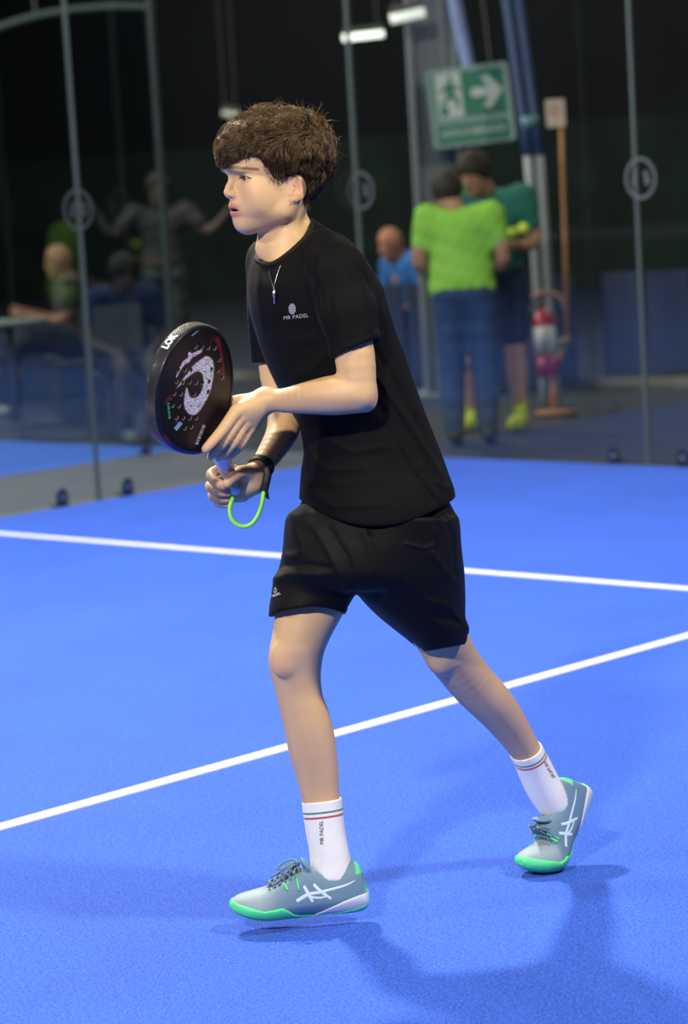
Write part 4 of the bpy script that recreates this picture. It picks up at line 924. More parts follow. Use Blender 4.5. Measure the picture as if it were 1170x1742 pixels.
def shoe_mesh(node, h, vc=None):
    lo = node.lo - 5; hi = node.hi + 5
    V, Q = surface(node, np.arange(lo[0], hi[0], h), np.arange(lo[1], hi[1], h), np.arange(lo[2], hi[2], h))
    return relax(V, Q, 1, 0.4), Q
UP = shoe_mesh(upper_node, 2.0); SO = shoe_mesh(sole_node, 2.2); MI = shoe_mesh(mid_node, 2.2)
up_bvh = BVHTree.FromPolygons([Vector(v) for v in UP[0]], [tuple(int(i) for i in q) for q in UP[1]])
def side_w(u, v, sd=1, off=0.8):
    h = up_bvh.ray_cast(Vector((v, u, 90 * sd)), Vector((0, 0, -sd))); return h[0].z + off * sd if h[0] is not None else 40 * sd
def top_v(u, w, off=1.2):
    h = up_bvh.ray_cast(Vector((170, u, w)), Vector((-1, 0, 0))); return h[0].x + off if h[0] is not None else 60
V = UP[0]; C = np.tile(np.array([0.125, 0.225, 0.32]), (len(V), 1)); u_, v_ = V[:, 1], V[:, 0]
toe = np.clip((u_ - 190) / 40, 0, 1)[:, None]; C = C * (1 - toe) + np.array([0.24, 0.33, 0.40]) * toe
C[(u_ < 24) & (v_ > 84)] = (0.10, 0.72, 0.25); C[(u_ < 7) & (v_ > 45)] = (0.12, 0.6, 0.3)
C[(np.abs(V[:, 2] - 4) < 13) & (u_ > 142) & (u_ < 210) & (v_ > 55)] = (0.05, 0.10, 0.13)

cx5 = lambda x: (625 - (370 + x / 4.034)) * 1.24
cy5 = lambda y: (1547 - (1320 + y / 4.034)) * 1.24
LOGO = [([(530, 778), (575, 757), (620, 741), (690, 738), (760, 728), (850, 714), (900, 700), (942, 682)], [3.6, 3.8, 3.6, 3.0, 2.6, 2.2, 1.6, 0.8]), ([(545, 762), (600, 750), (650, 768), (700, 775), (745, 768)], [1, 2.2, 2.4, 2.0, 1.2]),
        ([(588, 682), (602, 712), (620, 752), (640, 798)], [2.8, 3.4, 3.4, 2.6]), ([(655, 678), (680, 710), (715, 745), (768, 790)], [2.6, 3.2, 3.2, 2.4])]
def ribbon(pts_uv, widths, sd, off=0.9, lift=True):
    P = [np.array((cx5(a), cy5(b))) for a, b in pts_uv]; P = catmull(P, 5); W_ = np.interp(np.linspace(0, 1, len(P)), np.linspace(0, 1, len(widths)), widths)
    V = []; Fc = []
    for i, p in enumerate(P):
        t = P[min(i + 1, len(P) - 1)] - P[max(i - 1, 0)]; t = t / (np.linalg.norm(t) + 1e-9); n = np.array([-t[1], t[0]])
        for k in (1, 0.33, -0.33, -1):
            q = p + n * W_[i] * k; V.append((q[0], q[1], side_w(q[0], q[1], sd, off * (1 if abs(k) < 1 else 0.5))))
    for i in range(len(P) - 1):
        for k in range(3): Fc.append((4 * i + k, 4 * i + k + 1, 4 * i + k + 5, 4 * i + k + 4))
    return V, Fc        # (u, v, w)
def lace_paths(sd=1):
    paths = []
    for i in range(6):
        u0 = 148 + i * 11.5
        for dirn in (1, -1):
            pts = []
            for k in range(7):
                w = -17 + 34 * k / 6; u = u0 + dirn * (k / 6 - 0.5) * 11; pts.append((u, top_v(u, w + 4, 2.6) + (5 if abs(w) < 12 else 1.5), w + 4))
            paths.append(pts)
    b = (140, 112, 4)
    paths.append([b, (152, 118, 16), (172, 113, 26), (190, 100, 27), (186, 98, 18), (165, 108, 10), b])
    paths.append([b, (154, 119, -10), (176, 110, -18), (188, 98, -14), (170, 106, -4), b])
    paths.append([b, (158, 112, 22), (182, 92, 34), (200, 80, 38)]); paths.append([b, (160, 110, -16), (186, 88, -24), (202, 80, -28)])
    return paths
def make_shoe(place, sd_logo, label):
    """place maps (u, v, w) rows -> world"""
    root = empty('shoe', tuple(place(np.array([[60.0, 10.0, 0.0]]))[0])); root.parent = player; root.matrix_parent_inverse = root_matrix(player).inverted()
    root['label'] = label
    uvw = lambda V: np.stack([V[:, 1], V[:, 0], V[:, 2]], 1)
    flip = MIRROR[0]
    def mk(name, MQ, m, cols=None):
        Q = MQ[1][:, ::-1] if flip else MQ[1]
        me = mesh_np(name, place(uvw(MQ[0])), Q)
        if cols is not None: set_vcol(me, cols)
        return link(name, me, m, root, True)
    up = mk('upper', UP, upper_m, C); mk('outsole', SO, sole_m); mk('midsole', MI, mid_m)
    for sd in (1, -1):
        mb = MB()
        for pts, wd in LOGO: V, Fc = ribbon(pts, wd, sd); mb.add(place(np.array(V)), Fc)
        mb.build('side_emblem', logo_m, up, True, world_space=True)
        mb = MB()
        for (u0, v0, u1, v1, ww) in [(150, 92, 146, 62, 2.2), (176, 79, 170, 66, 3.2)]:
            a = [(u0 + (u1 - u0) * t / 5, v0 + (v1 - v0) * t / 5) for t in range(6)]
            mb.tube(place(np.array([(a_[0], a_[1], side_w(a_[0], a_[1], sd, 0.2)) for a_ in a])), ww / 1000 * 0.8, 6)
        mb.build('green_stay', sole_m, up, True, world_space=True)
        mb = MB()
        for i in range(6):
            u = 150 + i * 11.5; v = top_v(u, 4 + sd * 20, 0); mb.lathe([(0.0001, 0), (0.0022, 0.0003), (0.0022, 0.0008), (0.0001, 0.001)], 8, Matrix.Translation(Vector(place(np.array([[u, v, 4.0 + sd * 21]]))[0])))
        mb.build('eyelets', dark_m, up, True, world_space=True)
    for k, pth in enumerate(lace_paths()):
        P = place(np.array(catmull(pth, 3)))
        mb = MB(); mb.tube(P, 0.0021, 6); o = mb.build('lace', lace_m, root, True, world_space=True)
    return root
MIRROR = [False]
RIGHT = np.array([0.7258, 0.6879, 0.0]); TOWARD = np.array([0.6932, -0.7208, 0.0]); UPW = np.array([0, 0, 1.0])
def front_place(P):
    o = pw([[627, 1546, 51]])[0]; h = -RIGHT * 0.995 + TOWARD * 0.08; h /= np.linalg.norm(h)
    r = math.radians(-0.5); f = h * math.cos(r) + UPW * math.sin(r); up = np.cross(TOWARD, f); up = up if up[2] > 0 else -up; w = np.cross(f, up); w = w if w @ TOWARD > 0 else -w
    P = np.asarray(P, float) / 1000 * 0.985
    return o + P[:, :1] * f + P[:, 1:2] * up + P[:, 2:3] * w
def rear_place(P):
    P = np.asarray(P, float); UB = 222.0; u = P[:, 0]
    us = np.linspace(-20, 310, 331); phi = math.radians(50) * np.clip((UB - us) / 70.0, 0, 1) ** 1.0; i0 = int(np.argmin(np.abs(us - UB)))
    cxn = np.cumsum(np.cos(phi)); cyn = np.cumsum(-np.sin(phi)); cxn -= cxn[i0]; cyn -= cyn[i0]
    cx = np.interp(u, us, cxn); cy = np.interp(u, us, cyn); ph = np.interp(u, us, phi)
    L = cx + P[:, 1] * np.sin(ph) ; H = cy + P[:, 1] * np.cos(ph)
    # near the bend the thickness is compressed a little instead of folding over
    h = REAR_H; w = np.cross(UPW, h); w = w if w @ RIGHT > 0 else -w
    o = np.array(ground(*REAR_BALL))
    s = 0.001
    return o + (L * s)[:, None] * h + ((H + 1.0) * s)[:, None] * UPW + (P[:, 2:3] * s) * w
REAR_H = -RIGHT * 0.74 + TOWARD * 0.67; REAR_H /= np.linalg.norm(REAR_H); REAR_BALL = (925, 1482)
def _det(place):
    o = place(np.array([[60., 20, 0]]))[0]; a = place(np.array([[61., 20, 0]]))[0] - o; b = place(np.array([[60., 21, 0]]))[0] - o; c = place(np.array([[60., 20, 1]]))[0] - o
    return np.linalg.det(np.stack([b, a, c]))
MIRROR[0] = _det(front_place) < 0
make_shoe(front_place, 1, 'leading shoe, blue grey with neon green toe sole, lifted just off the turf')
MIRROR[0] = _det(rear_place) < 0
make_shoe(rear_place, 1, 'trailing shoe, blue grey and neon green, standing on its toe')
# ================================================================= WRISTBAND (right wrist)
wb_m = mat('black_strap', (0.006, 0.006, 0.007), 0.55, bump=(500, 0.3, 0.0006))
axw = np.array([441, 797, -12.0]) - np.array([460, 770, 20.0]); axw /= np.linalg.norm(axw); e1 = np.cross(axw, [0, 0, 1.0]); e1 /= np.linalg.norm(e1); e2 = np.cross(axw, e1)
cw = np.array([443.5, 794, -9.0])
wb = empty('wristband', tuple(pw([cw])[0])); wb.parent = player; wb.matrix_parent_inverse = root_matrix(player).inverted()
mb = MB()
for off, r_ in ((-5, 20.2), (0, 20.4), (5, 20.0)):
    ring = [cw + axw * (off + 1.2 * math.sin(3 * a + off)) + (e1 * math.cos(a) + e2 * math.sin(a)) * r_ for a in np.linspace(0, 2 * math.pi, 40, endpoint=False)]
    mb.tube(pw(ring), 0.0036, 8, closed=True)
mb.build('strap_band', wb_m, wb, True, world_space=True)
mb = MB(); mb.tube(pw(catmull([(452, 795, -32), (455, 806, -34), (452.5, 820, -34), (450, 832, -32), (453, 842, -32), (457, 849, -30)], 5)), [0.0085 * k for k in list(np.linspace(1, 1, 16)) + list(np.linspace(0.9, 0.15, 10))], 10, flat=0.5); mb.build('strap_tail', wb_m, wb, True, world_space=True)
# ================================================================= PADEL RACKET (held: a thing of its own)
RA = np.array([-0.29, -0.63, -0.72]); RA /= np.linalg.norm(RA); RN = np.array([0.80, 0.26, -0.54]); RN -= RA * (RN @ RA); RN /= np.linalg.norm(RN); RB = np.cross(RA, RN)
BUTT = np.array([404, 838, 0.0]); RCN = BUTT + RA * 275
if RB[0] < 0: RB = -RB
def rk(u, v, w): return RCN + u * RA + v * RB + w * RN
def rk_plane(px, py, w):
    """the (u, v) where the racket plane at height w shows at pixel px, py"""
    A = np.array([[RA[0], RB[0]], [RA[1], RB[1]]]); rhs = np.array([px - RCN[0] - w * RN[0], py - RCN[1] - w * RN[1]]); return np.linalg.solve(A, rhs)
def outline(n=96, grow=0.0):
    pts = []
    for i in range(n):
        a = 2 * math.pi * i / n; c, s = math.cos(a), math.sin(a)
        if c >= 0: u = 8 + 120 * c; v = 106 * s
        else: u = 8 + 140 * c; v = 106 * s * (1 - 0.20 * (-c) ** 1.6)
        pts.append((u + grow * c, v + grow * s))
    return pts
racket = empty('padel_racket', tuple(pw([BUTT])[0]))
tag(racket, 'black teardrop padel racket with white hooked swirl, white grip and neon green wrist cord', 'racket')
rim_m = bpy.data.materials.new('carbon_rim'); rim_m.use_nodes = True
nt = rim_m.node_tree; b_ = nt.nodes['Principled BSDF']; b_.inputs['Roughness'].default_value = 0.42; b_.inputs['Specular IOR Level'].default_value = 0.3; b_.inputs['Coat Weight'].default_value = 0.04; b_.inputs['Coat Roughness'].default_value = 0.12
ta = nt.nodes.new('ShaderNodeAttribute'); ta.attribute_name = 'tint'; nt.links.new(ta.outputs['Color'], b_.inputs['Base Color'])
T = 13.5
def rim_tint(a, k):
    c = np.array([0.006, 0.006, 0.007])
    if 1.62 < a < 1.86: c = np.array([0.16, 0.012, 0.025])
    if a >= 1.86: c = np.array([0.014, 0.022, 0.13])
    return c
N_ = 144; prof = [(-6.5, -T), (-2.0, -T + 0.5), (0, -T + 2.5), (0.6, -T * 0.5), (0.8, 0), (0.6, T * 0.5), (0, T - 2.5), (-2.0, T - 0.5), (-6.5, T)]
V = []; Fc = []; C = []
ol = outline(N_); 
for i in range(N_):
    u, v = ol[i]; u0, v0 = ol[i - 1]; u1, v1 = ol[(i + 1) % N_]; tx, ty = u1 - u0, v1 - v0; L_ = math.hypot(tx, ty); nx, ny = ty / L_, -tx / L_
    if nx * (u - 8) + ny * v < 0: nx, ny = -nx, -ny
    for (g_, w_) in prof:
        V.append(rk(u + nx * g_, v + ny * g_, w_)); a = abs(math.atan2(v, u - 8)); C.append(rim_tint(a if v < 0 else 0.0 if a < 2.3 else a, 0))
m_ = len(prof)
for i in range(N_):
    for k in range(m_ - 1): j = (i + 1) % N_; Fc.append((i * m_ + k, j * m_ + k, j * m_ + k + 1, i * m_ + k + 1))
me = mesh_from('frame', pw(V), Fc); set_vcol(me, C); bm = bmesh.new(); bm.from_mesh(me); bmesh.ops.recalc_face_normals(bm, faces=bm.faces); bm.to_mesh(me); bm.free()
me.polygons.foreach_set('use_smooth', [True] * len(me.polygons)); frame = link('frame', me, rim_m, racket, True)
# raised diamond studs of the rim's grip texture, one part
stud_m = mat('rim_studs', (0.075, 0.075, 0.075), 0.3); mb = MB()
for i in range(0, N_ * 2):
    a = i / 2.0; i0 = int(a) % N_; i1 = (i0 + 1) % N_; fr = a - int(a); u = ol[i0][0] * (1 - fr) + ol[i1][0] * fr; v = ol[i0][1] * (1 - fr) + ol[i1][1] * fr
    ang = math.atan2(v, u - 8)
    if not (-1.60 < ang < 1.2): continue
    tx, ty = ol[i1][0] - ol[i0][0], ol[i1][1] - ol[i0][1]; L_ = math.hypot(tx, ty); tx /= L_; ty /= L_; nx, ny = ty, -tx
    if nx * (u - 8) + ny * v < 0: nx, ny = -nx, -ny
    if -1.55 < ang < -1.05 : pass
    for k in range(5):
        w_ = -T + 4.2 + k * 5.2 + (2.6 if i % 2 else 0)
        if abs(w_) > T - 3: continue
        s_ = 1.0; c_ = rk(u + nx * 0.9, v + ny * 0.9, w_); tt = (RA * tx + RB * ty) * 1.3; nn_ = (RA * nx + RB * ny) * 1.2; ww = RN * 1.6
        mb.add(pw([c_ - tt, c_ - ww, c_ + tt, c_ + ww, c_ + nn_]), [(0, 1, 4), (1, 2, 4), (2, 3, 4), (3, 0, 4)])
o = mb.build('studs', stud_m, frame, world_space=True); o['kind'] = 'stuff'
# two faces
face_m = mat('black_gloss_face', (0.006, 0.005, 0.006), 0.4, coat=0.03, spec=0.25)
for sgn in (1, -1):
    pts = outline(72, -5.5); V = [rk(8, 0, sgn * (T - 1.0))] + [rk(u, v, sgn * (T - 1.0)) for u, v in pts]; Fc = [(0, 1 + i, 1 + (i + 1) % 72) for i in range(72)]
    if sgn < 0: Fc = [f[::-1] for f in Fc]
    link('hitting_face', mesh_from('hitting_face', pw(V), Fc, False), face_m, racket, True)
FW = T - 1.0
c8 = lambda x, y: (240 + x / 6.97, 530 + y / 6.97)
def face_poly(pts, w, m, name, parent, smooth_n=3):
    P = catmull([c8(*p) for p in pts], smooth_n, True); V = [rk(*rk_plane(p[0], p[1], w), w) for p in P]
    tri = tessellate_polygon([[Vector((p[0], p[1], 0)) for p in P]]); me = mesh_from(name, pw(V), tri, False)
    return link(name, me, m, parent, True)
red_m = mat('dark_red_print', (0.10, 0.005, 0.010), 0.45); gold_m = mat('amber_sheen', (0.05, 0.025, 0.008), 0.3)
spk = bpy.data.materials.new('white_print_with_scrawl'); spk.use_nodes = True; nt = spk.node_tree; b_ = nt.nodes['Principled BSDF']; b_.inputs['Roughness'].default_value = 0.4
tc = nt.nodes.new('ShaderNodeTexCoord'); vo = nt.nodes.new('ShaderNodeTexVoronoi'); vo.inputs['Scale'].default_value = 210; vo.feature = 'DISTANCE_TO_EDGE'; nt.links.new(tc.outputs['Object'], vo.inputs['Vector'])
cr = nt.nodes.new('ShaderNodeValToRGB'); cr.color_ramp.elements[0].position = 0.03; cr.color_ramp.elements[0].color = (0.05, 0.05, 0.06, 1); cr.color_ramp.elements[1].position = 0.10; cr.color_ramp.elements[1].color = (0.86, 0.86, 0.86, 1)
nt.links.new(vo.outputs['Distance'], cr.inputs[0]); nt.links.new(cr.outputs[0], b_.inputs['Base Color'])
HOOK = [(415, 915), (470, 845), (505, 790), (560, 720), (620, 640), (700, 575), (770, 530), (830, 555), (858, 620), (858, 740), (840, 860), (805, 980), (750, 1090), (690, 1180), (630, 1225), (575, 1215), (530, 1170), (512, 1100), (515, 1010), (540, 900), (560, 960), (580, 1010), (620, 1030), (665, 1010), (710, 960), (735, 880), (740, 800), (725, 740), (690, 710), (640, 715), (590, 750), (520, 805), (470, 865)]
SLASH = [(415, 778), (440, 700), (500, 590), (556, 545), (560, 490), (580, 480), (605, 500), (660, 470), (715, 455), (718, 480), (650, 520), (600, 550), (565, 602), (520, 625), (470, 690), (430, 770)]
def fat(pts, g):
    cx = sum(p[0] for p in pts) / len(pts); out = []; n = len(pts); A = sum(pts[i][0] * pts[(i + 1) % n][1] - pts[(i + 1) % n][0] * pts[i][1] for i in range(n))
    for i in range(n):
        tx = pts[(i + 1) % n][0] - pts[i - 1][0]; ty = pts[(i + 1) % n][1] - pts[i - 1][1]; L_ = math.hypot(tx, ty) + 1e-6; s_ = 1 if A > 0 else -1
        out.append((pts[i][0] + s_ * ty / L_ * g, pts[i][1] - s_ * tx / L_ * g))
    return out
hook = face_poly(HOOK, FW + 0.55, spk, 'swirl_print', racket); face_poly(fat(HOOK, 16), FW + 0.3, red_m, 'red_outline', hook)
slash = face_poly(SLASH, FW + 0.55, spk, 'swirl_print', racket); face_poly(fat(SLASH, 14), FW + 0.25, red_m, 'red_outline', slash)
for pts in ([(870, 330), (905, 290), (930, 340), (960, 470), (985, 640), (1000, 800), (960, 830), (930, 760), (960, 640), (930, 480)], [(345, 985), (370, 965), (375, 1040), (300, 1080), (270, 1110), (285, 1060)], [(395, 1255), (430, 1275), (440, 1330), (400, 1320)]):
    face_poly(pts, FW + 0.2, red_m, 'red_flash', racket, 1)
dot_m = mat('hole_edge', (0.26, 0.21, 0.18), 0.35); hole_m = mat('hole_dark', (0.002, 0.002, 0.002), 0.9)
HOLES = [(640, 415), (718, 420), (793, 428), (868, 432), (920, 570), (905, 700), (955, 775), (415, 830), (490, 840), (570, 835), (648, 840), (725, 840), (390, 970), (468, 975), (625, 978), (370, 1112), (445, 1118), (418, 1255), (497, 1258), (575, 1260), (650, 1260), (515, 1378), (592, 1365), (675, 665), (755, 680), (828, 680), (803, 825), (790, 950), (600, 1090), (680, 1095), (515, 690), (590, 690), (440, 690)]
for i, (hx, hy) in enumerate(HOLES):
    cu, cv = rk_plane(*c8(hx, hy), FW); mb = MB(); V = []; Fc = []; n = 12
    for ring, (r_, w_) in enumerate(((5.2, FW + 0.62), (4.4, FW + 0.85), (3.9, FW - 0.2), (0.2, FW - 0.25 + 0.5))):
        for k in range(n): a = 2 * math.pi * k / n; V.append(rk(cu + r_ * math.cos(a), cv + r_ * math.sin(a), max(w_, FW + 0.6) if ring > 1 else w_))
    V = pw(V)
    mb.add(V[n * 2:n * 4], [(k, (k + 1) % n, n + (k + 1) % n, n + k) for k in range(n)] + [tuple(range(n, 2 * n))])
    h_ = mb.build('hole', hole_m, racket, world_space=True)
    mb = MB(); c_ = rk(cu + 1.2, cv - 1.5, FW + 0.8)
    arc = [rk(cu + 4.1 * math.cos(a), cv + 4.1 * math.sin(a), FW + 0.9) for a in np.linspace(math.pi * 0.6, math.pi * 1.6, 8)]
    mb.tube(pw(arc), 0.0006, 5); mb.build('hole_lip', dot_m, h_, True, world_space=True)  # pale crescent paints a highlight on the hole's rim
pale_m = mat('pale_teal_print', (0.25, 0.42, 0.44), 0.4); green_m = mat('green_print', (0.05, 0.5, 0.2), 0.4)
def face_strip(pts, wd, m, name, w=FW + 0.4):
    P = catmull([c8(*p) for p in pts], 5); V = []; Fc = []
    for i, p in enumerate(P):
        t = P[min(i + 1, len(P) - 1)] - P[max(i - 1, 0)]; t = t / np.linalg.norm(t); n = np.array([-t[1], t[0]])
        for k in (-1, 1): q = p + n * k * wd / 6.97; V.append(rk(*rk_plane(q[0], q[1], w), w))
    for i in range(len(P) - 1): Fc.append((2 * i, 2 * i + 1, 2 * i + 3, 2 * i + 2))
    return link(name, mesh_from(name, pw(V), Fc, False), m, racket, True)
face_strip([(600, 290), (680, 225), (760, 195), (850, 215), (910, 265), (940, 310)], 7, pale_m, 'top_arc_print')
face_strip([(405, 1400), (475, 1315)], 24, pale_m, 'teal_badge')
face_strip([(300, 1060), (345, 1030), (400, 975)], 3, red_m, 'red_line'); face_strip([(820, 380), (850, 320), (880, 290)], 5, red_m, 'red_line'); face_strip([(930, 330), (940, 400), (935, 470)], 5, red_m, 'red_line')
mb = MB()
for i in range(7):
    x0, y0 = 322 + i * 2.6, 1095 + i * 28; q = [c8(x0 - 14, y0 - 9), c8(x0 + 14, y0 - 9 + (6 if i % 2 else -4)), c8(x0 + 12, y0 + 9), c8(x0 - 12, y0 + 8)]
    mb.add(pw([rk(*rk_plane(a, b, FW + .4), FW + .4) for a, b in q]), [(0, 1, 2, 3)])
mb.build('green_lettering', green_m, racket, world_space=True)
mb = MB()
for i in range(11):
    x0, y0 = 662 + i * 8.6, 1570 - i * 22; q = [c8(x0 - 22, y0 - 12), c8(x0 + 16, y0 + (2 if i % 3 else -8)), c8(x0 + 18, y0 + 9), c8(x0 - 18, y0 + 5)]
    mb.add(pw([rk(*rk_plane(a, b, FW + .4), FW + .4) for a, b in q]), [(0, 1, 2, 3)])
mb.build('throat_lettering', print_grey, racket, world_space=True)
# LOK lettering on the rim, upper left
def rim_point(px, py):
    """nearest rim point showing at a pixel, on the outer side"""
    best = None
    for i in range(N_):
        u, v = ol[i]
        for w_ in np.linspace(-T + 1, T - 1, 21):
            p = rk(u, v, w_); d = (p[0] - px) ** 2 + (p[1] - py) ** 2 + (0 if v < 0 or True else 1e9)
            vis = (RA * (u - 8) + RB * v)[2] < 0.3 * 100
            if best is None or d < best[0]: best = (d, i, w_)
    return best
V, Fc = text_mesh('LOK', 1.0, 0.05); x0 = min(v.x for v in V); x1 = max(v.x for v in V)
cen = rim_point(*c8(375, 355)); d_i = 13.0; out = []
cum = [0]
for i in range(N_): cum.append(cum[-1] + math.hypot(ol[(i + 1) % N_][0] - ol[i][0], ol[(i + 1) % N_][1] - ol[i][1]))
def rim_at(s, w_, g_):
    Ltot = cum[-1]; s = s % Ltot; i = int(np.searchsorted(cum, s, 'right')) - 1; i = min(max(i, 0), N_ - 1); fr = (s - cum[i]) / (cum[i + 1] - cum[i]); a, b = ol[i], ol[(i + 1) % N_]
    u, v = a[0] * (1 - fr) + b[0] * fr, a[1] * (1 - fr) + b[1] * fr; tx, ty = b[0] - a[0], b[1] - a[1]; L_ = math.hypot(tx, ty); nx, ny = ty / L_, -tx / L_
    if nx * (u - 8) + ny * v < 0: nx, ny = -nx, -ny
    return rk(u + nx * g_, v + ny * g_, w_)
s0 = cum[cen[1]]; pa = rim_at(s0 - 5, 0, 2); pb = rim_at(s0 + 5, 0, 2); sgn_s = 1 if pb[1] < pa[1] else -1   # reads upwards along the rim
for v in V:
    out.append(rim_at(s0 + sgn_s * (v.x - (x0 + x1) / 2) / (x1 - x0) * 34, -v.y * 18 * (1 if True else -1), 2.2))
lok = link('rim_lettering', mesh_from('rim_lettering', pw(out), Fc, False), print_white, frame, True)
# throat, handle and grip
grip_m = mat('white_grip_wrap', (0.72, 0.74, 0.82), 0.6, bump=(300, 0.3, 0.0008))
mb = MB(); mb.tube(pw([rk(-120, 0, 0), rk(-140, 0, 0), rk(-165, 0, 0)]), [0.026, 0.022, 0.0165], 20); mb.build('throat', rim_m if False else face_m, racket, True, world_space=True)
pts = []; rad = []
for i in range(41):
    t = i / 40; pts.append(rk(-160 - 113 * t, 0, 0)); rad.append(0.0165 + 0.0006 * math.sin(i * 1.55) + (0.003 * max(0, (t - 0.93) / 0.07)))
mb = MB(); mb.tube(pw(pts), rad, 20); mb.build('grip', grip_m, racket, True, world_space=True)
mb = MB(); mb.lathe([(0.0001, -0.011), (0.007, -0.009), (0.0105, -0.004), (0.011, 0.002), (0.008, 0.008), (0.0001, 0.010)], 18, Matrix.Translation(Vector(pw([(400, 833, -44)])[0]))); mb.build('butt_knob', grip_m, racket, True, world_space=True)
cord_m = mat('neon_cord', (0.32, 0.85, 0.12), 0.45)
mb = MB(); mb.tube(pw(catmull([(399, 838, -40), (395, 850, -38), (391, 864, -38), (393, 880, -38), (403, 892, -38), (416, 895.5, -38), (428, 891, -38), (438, 878, -38), (444, 862, -38), (447, 848, -36), (449, 834, -30)], 7)), 0.0045, 12); mb.build('wrist_cord', cord_m, racket, True, world_space=True)
# ================================================================= HAIR
HR = np.array([(186, 8, 48, 24), (190, 24, 58, 40), (197, 56, 66, 53), (205, 76, 72, 60), (215, 90, 79, 65), (232, 102, 86, 69), (250, 107, 91, 71), (270, 106, 92, 70), (286, 102, 90, 67), (300, 92, 84, 63.5), (315, 88, 75, 60), (330, 82, 64, 57), (345, 80, 49, 52), (352, 78, 38, 48)], float); HR = dense_rows(HR)
HLF = [-200, -30, -25, -21, 0, 12, 22, 34, 48, 62, 78, 90, 100, 200]; HLY = [349, 347, 342, 300, 297, 299, 308, 303, 284, 265, 265, 271, 284, 285]
hair_fn = head_fn(HR, 0.0, 2.2)
def hair_cut(x, y, z):
    f, s = hcoord(x, z); return (y - np.interp(f, HLF, HLY)) * 0.8
hn1, hn2 = soft_noise(10, 2.6, 0.4), soft_noise(5, 1.3, 2.2)
cap_node = FN(hair_fn, (355, 184, -120), (575, 360, 90))
hair_node = DISP(CUT(3, cap_node, [hair_cut]), lambda x, y, z: hn1(x, y, z) + hn2(x, y, z), 3)
xs, ys, zs = grid_of(hair_node, 2.2); HV, HQ = surface(hair_node, xs, ys, zs)
hair_dark = mat('hair_underlayer', (0.008, 0.005, 0.0035), 0.8, spec=0.2)
hm_ = mesh_np('hair', pw(HV), HQ); hair = link('hair', hm_, hair_dark, player, True)
nrm = np.zeros((len(HV), 3))
# strands flow over the cap
def ev(P, node): return node.ev(P[:, 0], P[:, 1], P[:, 2], np.array([-1e4] * 3), np.array([1e4] * 3)).ravel()
def grad(P, node):
    G = np.stack([ev(P + np.eye(3)[i] * 0.7, node) - ev(P - np.eye(3)[i] * 0.7, node) for i in range(3)], 1); return G / (np.linalg.norm(G, axis=1, keepdims=True) + 1e-9)
def flow(P):
    f, s = hcoord(P[:, 0], P[:, 2]); y = P[:, 1]
    # away from a crown whorl high on the back of the head; swept forward on top, down at the sides
    cf, cy, cs = -48.0, 200.0, 10.0
    df, dy, ds_ = f - cf, (y - cy) * 1.1, s - cs; r = np.sqrt(df ** 2 + dy ** 2 + ds_ ** 2) + 1e-6
    vf, vy, vs_ = df / r, dy / r, ds_ / r
    top = np.clip((262 - y) / 45, 0, 1) * (f > -30)
    vf = vf + 0.9 * top; vy = vy + 0.75 * (1 - top) + 0.25 * (f > 70); vs_ = vs_ - 0.35 * top + 0.25 * np.sin(f / 17.0) * top
    vf = vf - 0.5 * (1 - top) * (f < 20) * (f > -30) * (y > 240) + 0.12 * np.sin(y / 11.0 + s / 13.0)
    vy = vy + 0.12 * np.sin(f / 12.0 + s / 9.0)
    D = vf[:, None] * HAX[0] + vy[:, None] * HAX[1] + vs_[:, None] * HAX[2]
    return D / np.linalg.norm(D, axis=1, keepdims=True)
def grow_strands(P, n, step, lift, node, jitter, wave=0.25, tame=1.0):
    N = len(P); out = np.zeros((N, n, 3)); out[:, 0] = P; J = rng.normal(0, jitter, (N, 3)); L_ = rng.uniform(0.6, 1.2, N)[:, None] * step
    lf = lift[:, None] if np.ndim(lift) else np.full((N, 1), lift)
    for i in range(1, n):
        D = flow(P) + J + wave * np.sin(i * 0.9 + rng.uniform(0, 6, (N, 1))) * J[:, [1, 2, 0]]; g = grad(P, node); D = D - g * (D * g).sum(1, keepdims=True); D /= np.linalg.norm(D, axis=1, keepdims=True) + 1e-9
        P = P + D * L_; d = ev(P, node)[:, None]; tgt = lf * math.sin(math.pi * min(i / (n - 1) * 1.0, 1)) + 0.3
        P = P + g * (tgt - d) * tame; out[:, i] = P
    return out
capn = FN(hair_fn, (300, 100, -200), (700, 500, 200)); hair_body = DISP(capn, lambda x, y, z: hn1(x, y, z) + hn2(x, y, z), 3)
idx = rng.integers(0, len(HV), 17000); P0 = HV[idx] + rng.normal(0, 1.2, (len(idx), 3)); ok = (P0[:, 1] > 186)
P0 = P0[ok]; fP, sP = hcoord(P0[:, 0], P0[:, 2]); P0 = P0[~((sP < -45) & (fP < 60))]
S1 = grow_strands(P0, 8, 4.8, rng.uniform(0.5, 4.0, len(P0)), hair_body, 0.16)
# gather strands into tufts
nc = 950; ci = rng.integers(0, len(P0), nc); CS = grow_strands(P0[ci], 8, 5.2, rng.uniform(1.0, 13.0, nc), hair_body, 0.42)
near = np.empty(len(P0), int)
for k0 in range(0, len(P0), 2000):
    d2 = ((P0[k0:k0 + 2000, None, :] - P0[ci][None]) ** 2).sum(-1); near[k0:k0 + 2000] = d2.argmin(1)
tt_ = (np.linspace(0, 1, 8) ** 1.1 * 0.97)[None, :, None] * rng.uniform(0.6, 1.0, (len(P0), 1, 1))
S1 = S1 * (1 - tt_) + (CS[near] + (P0 - P0[ci][near])[:, None, :] * 0.22) * tt_
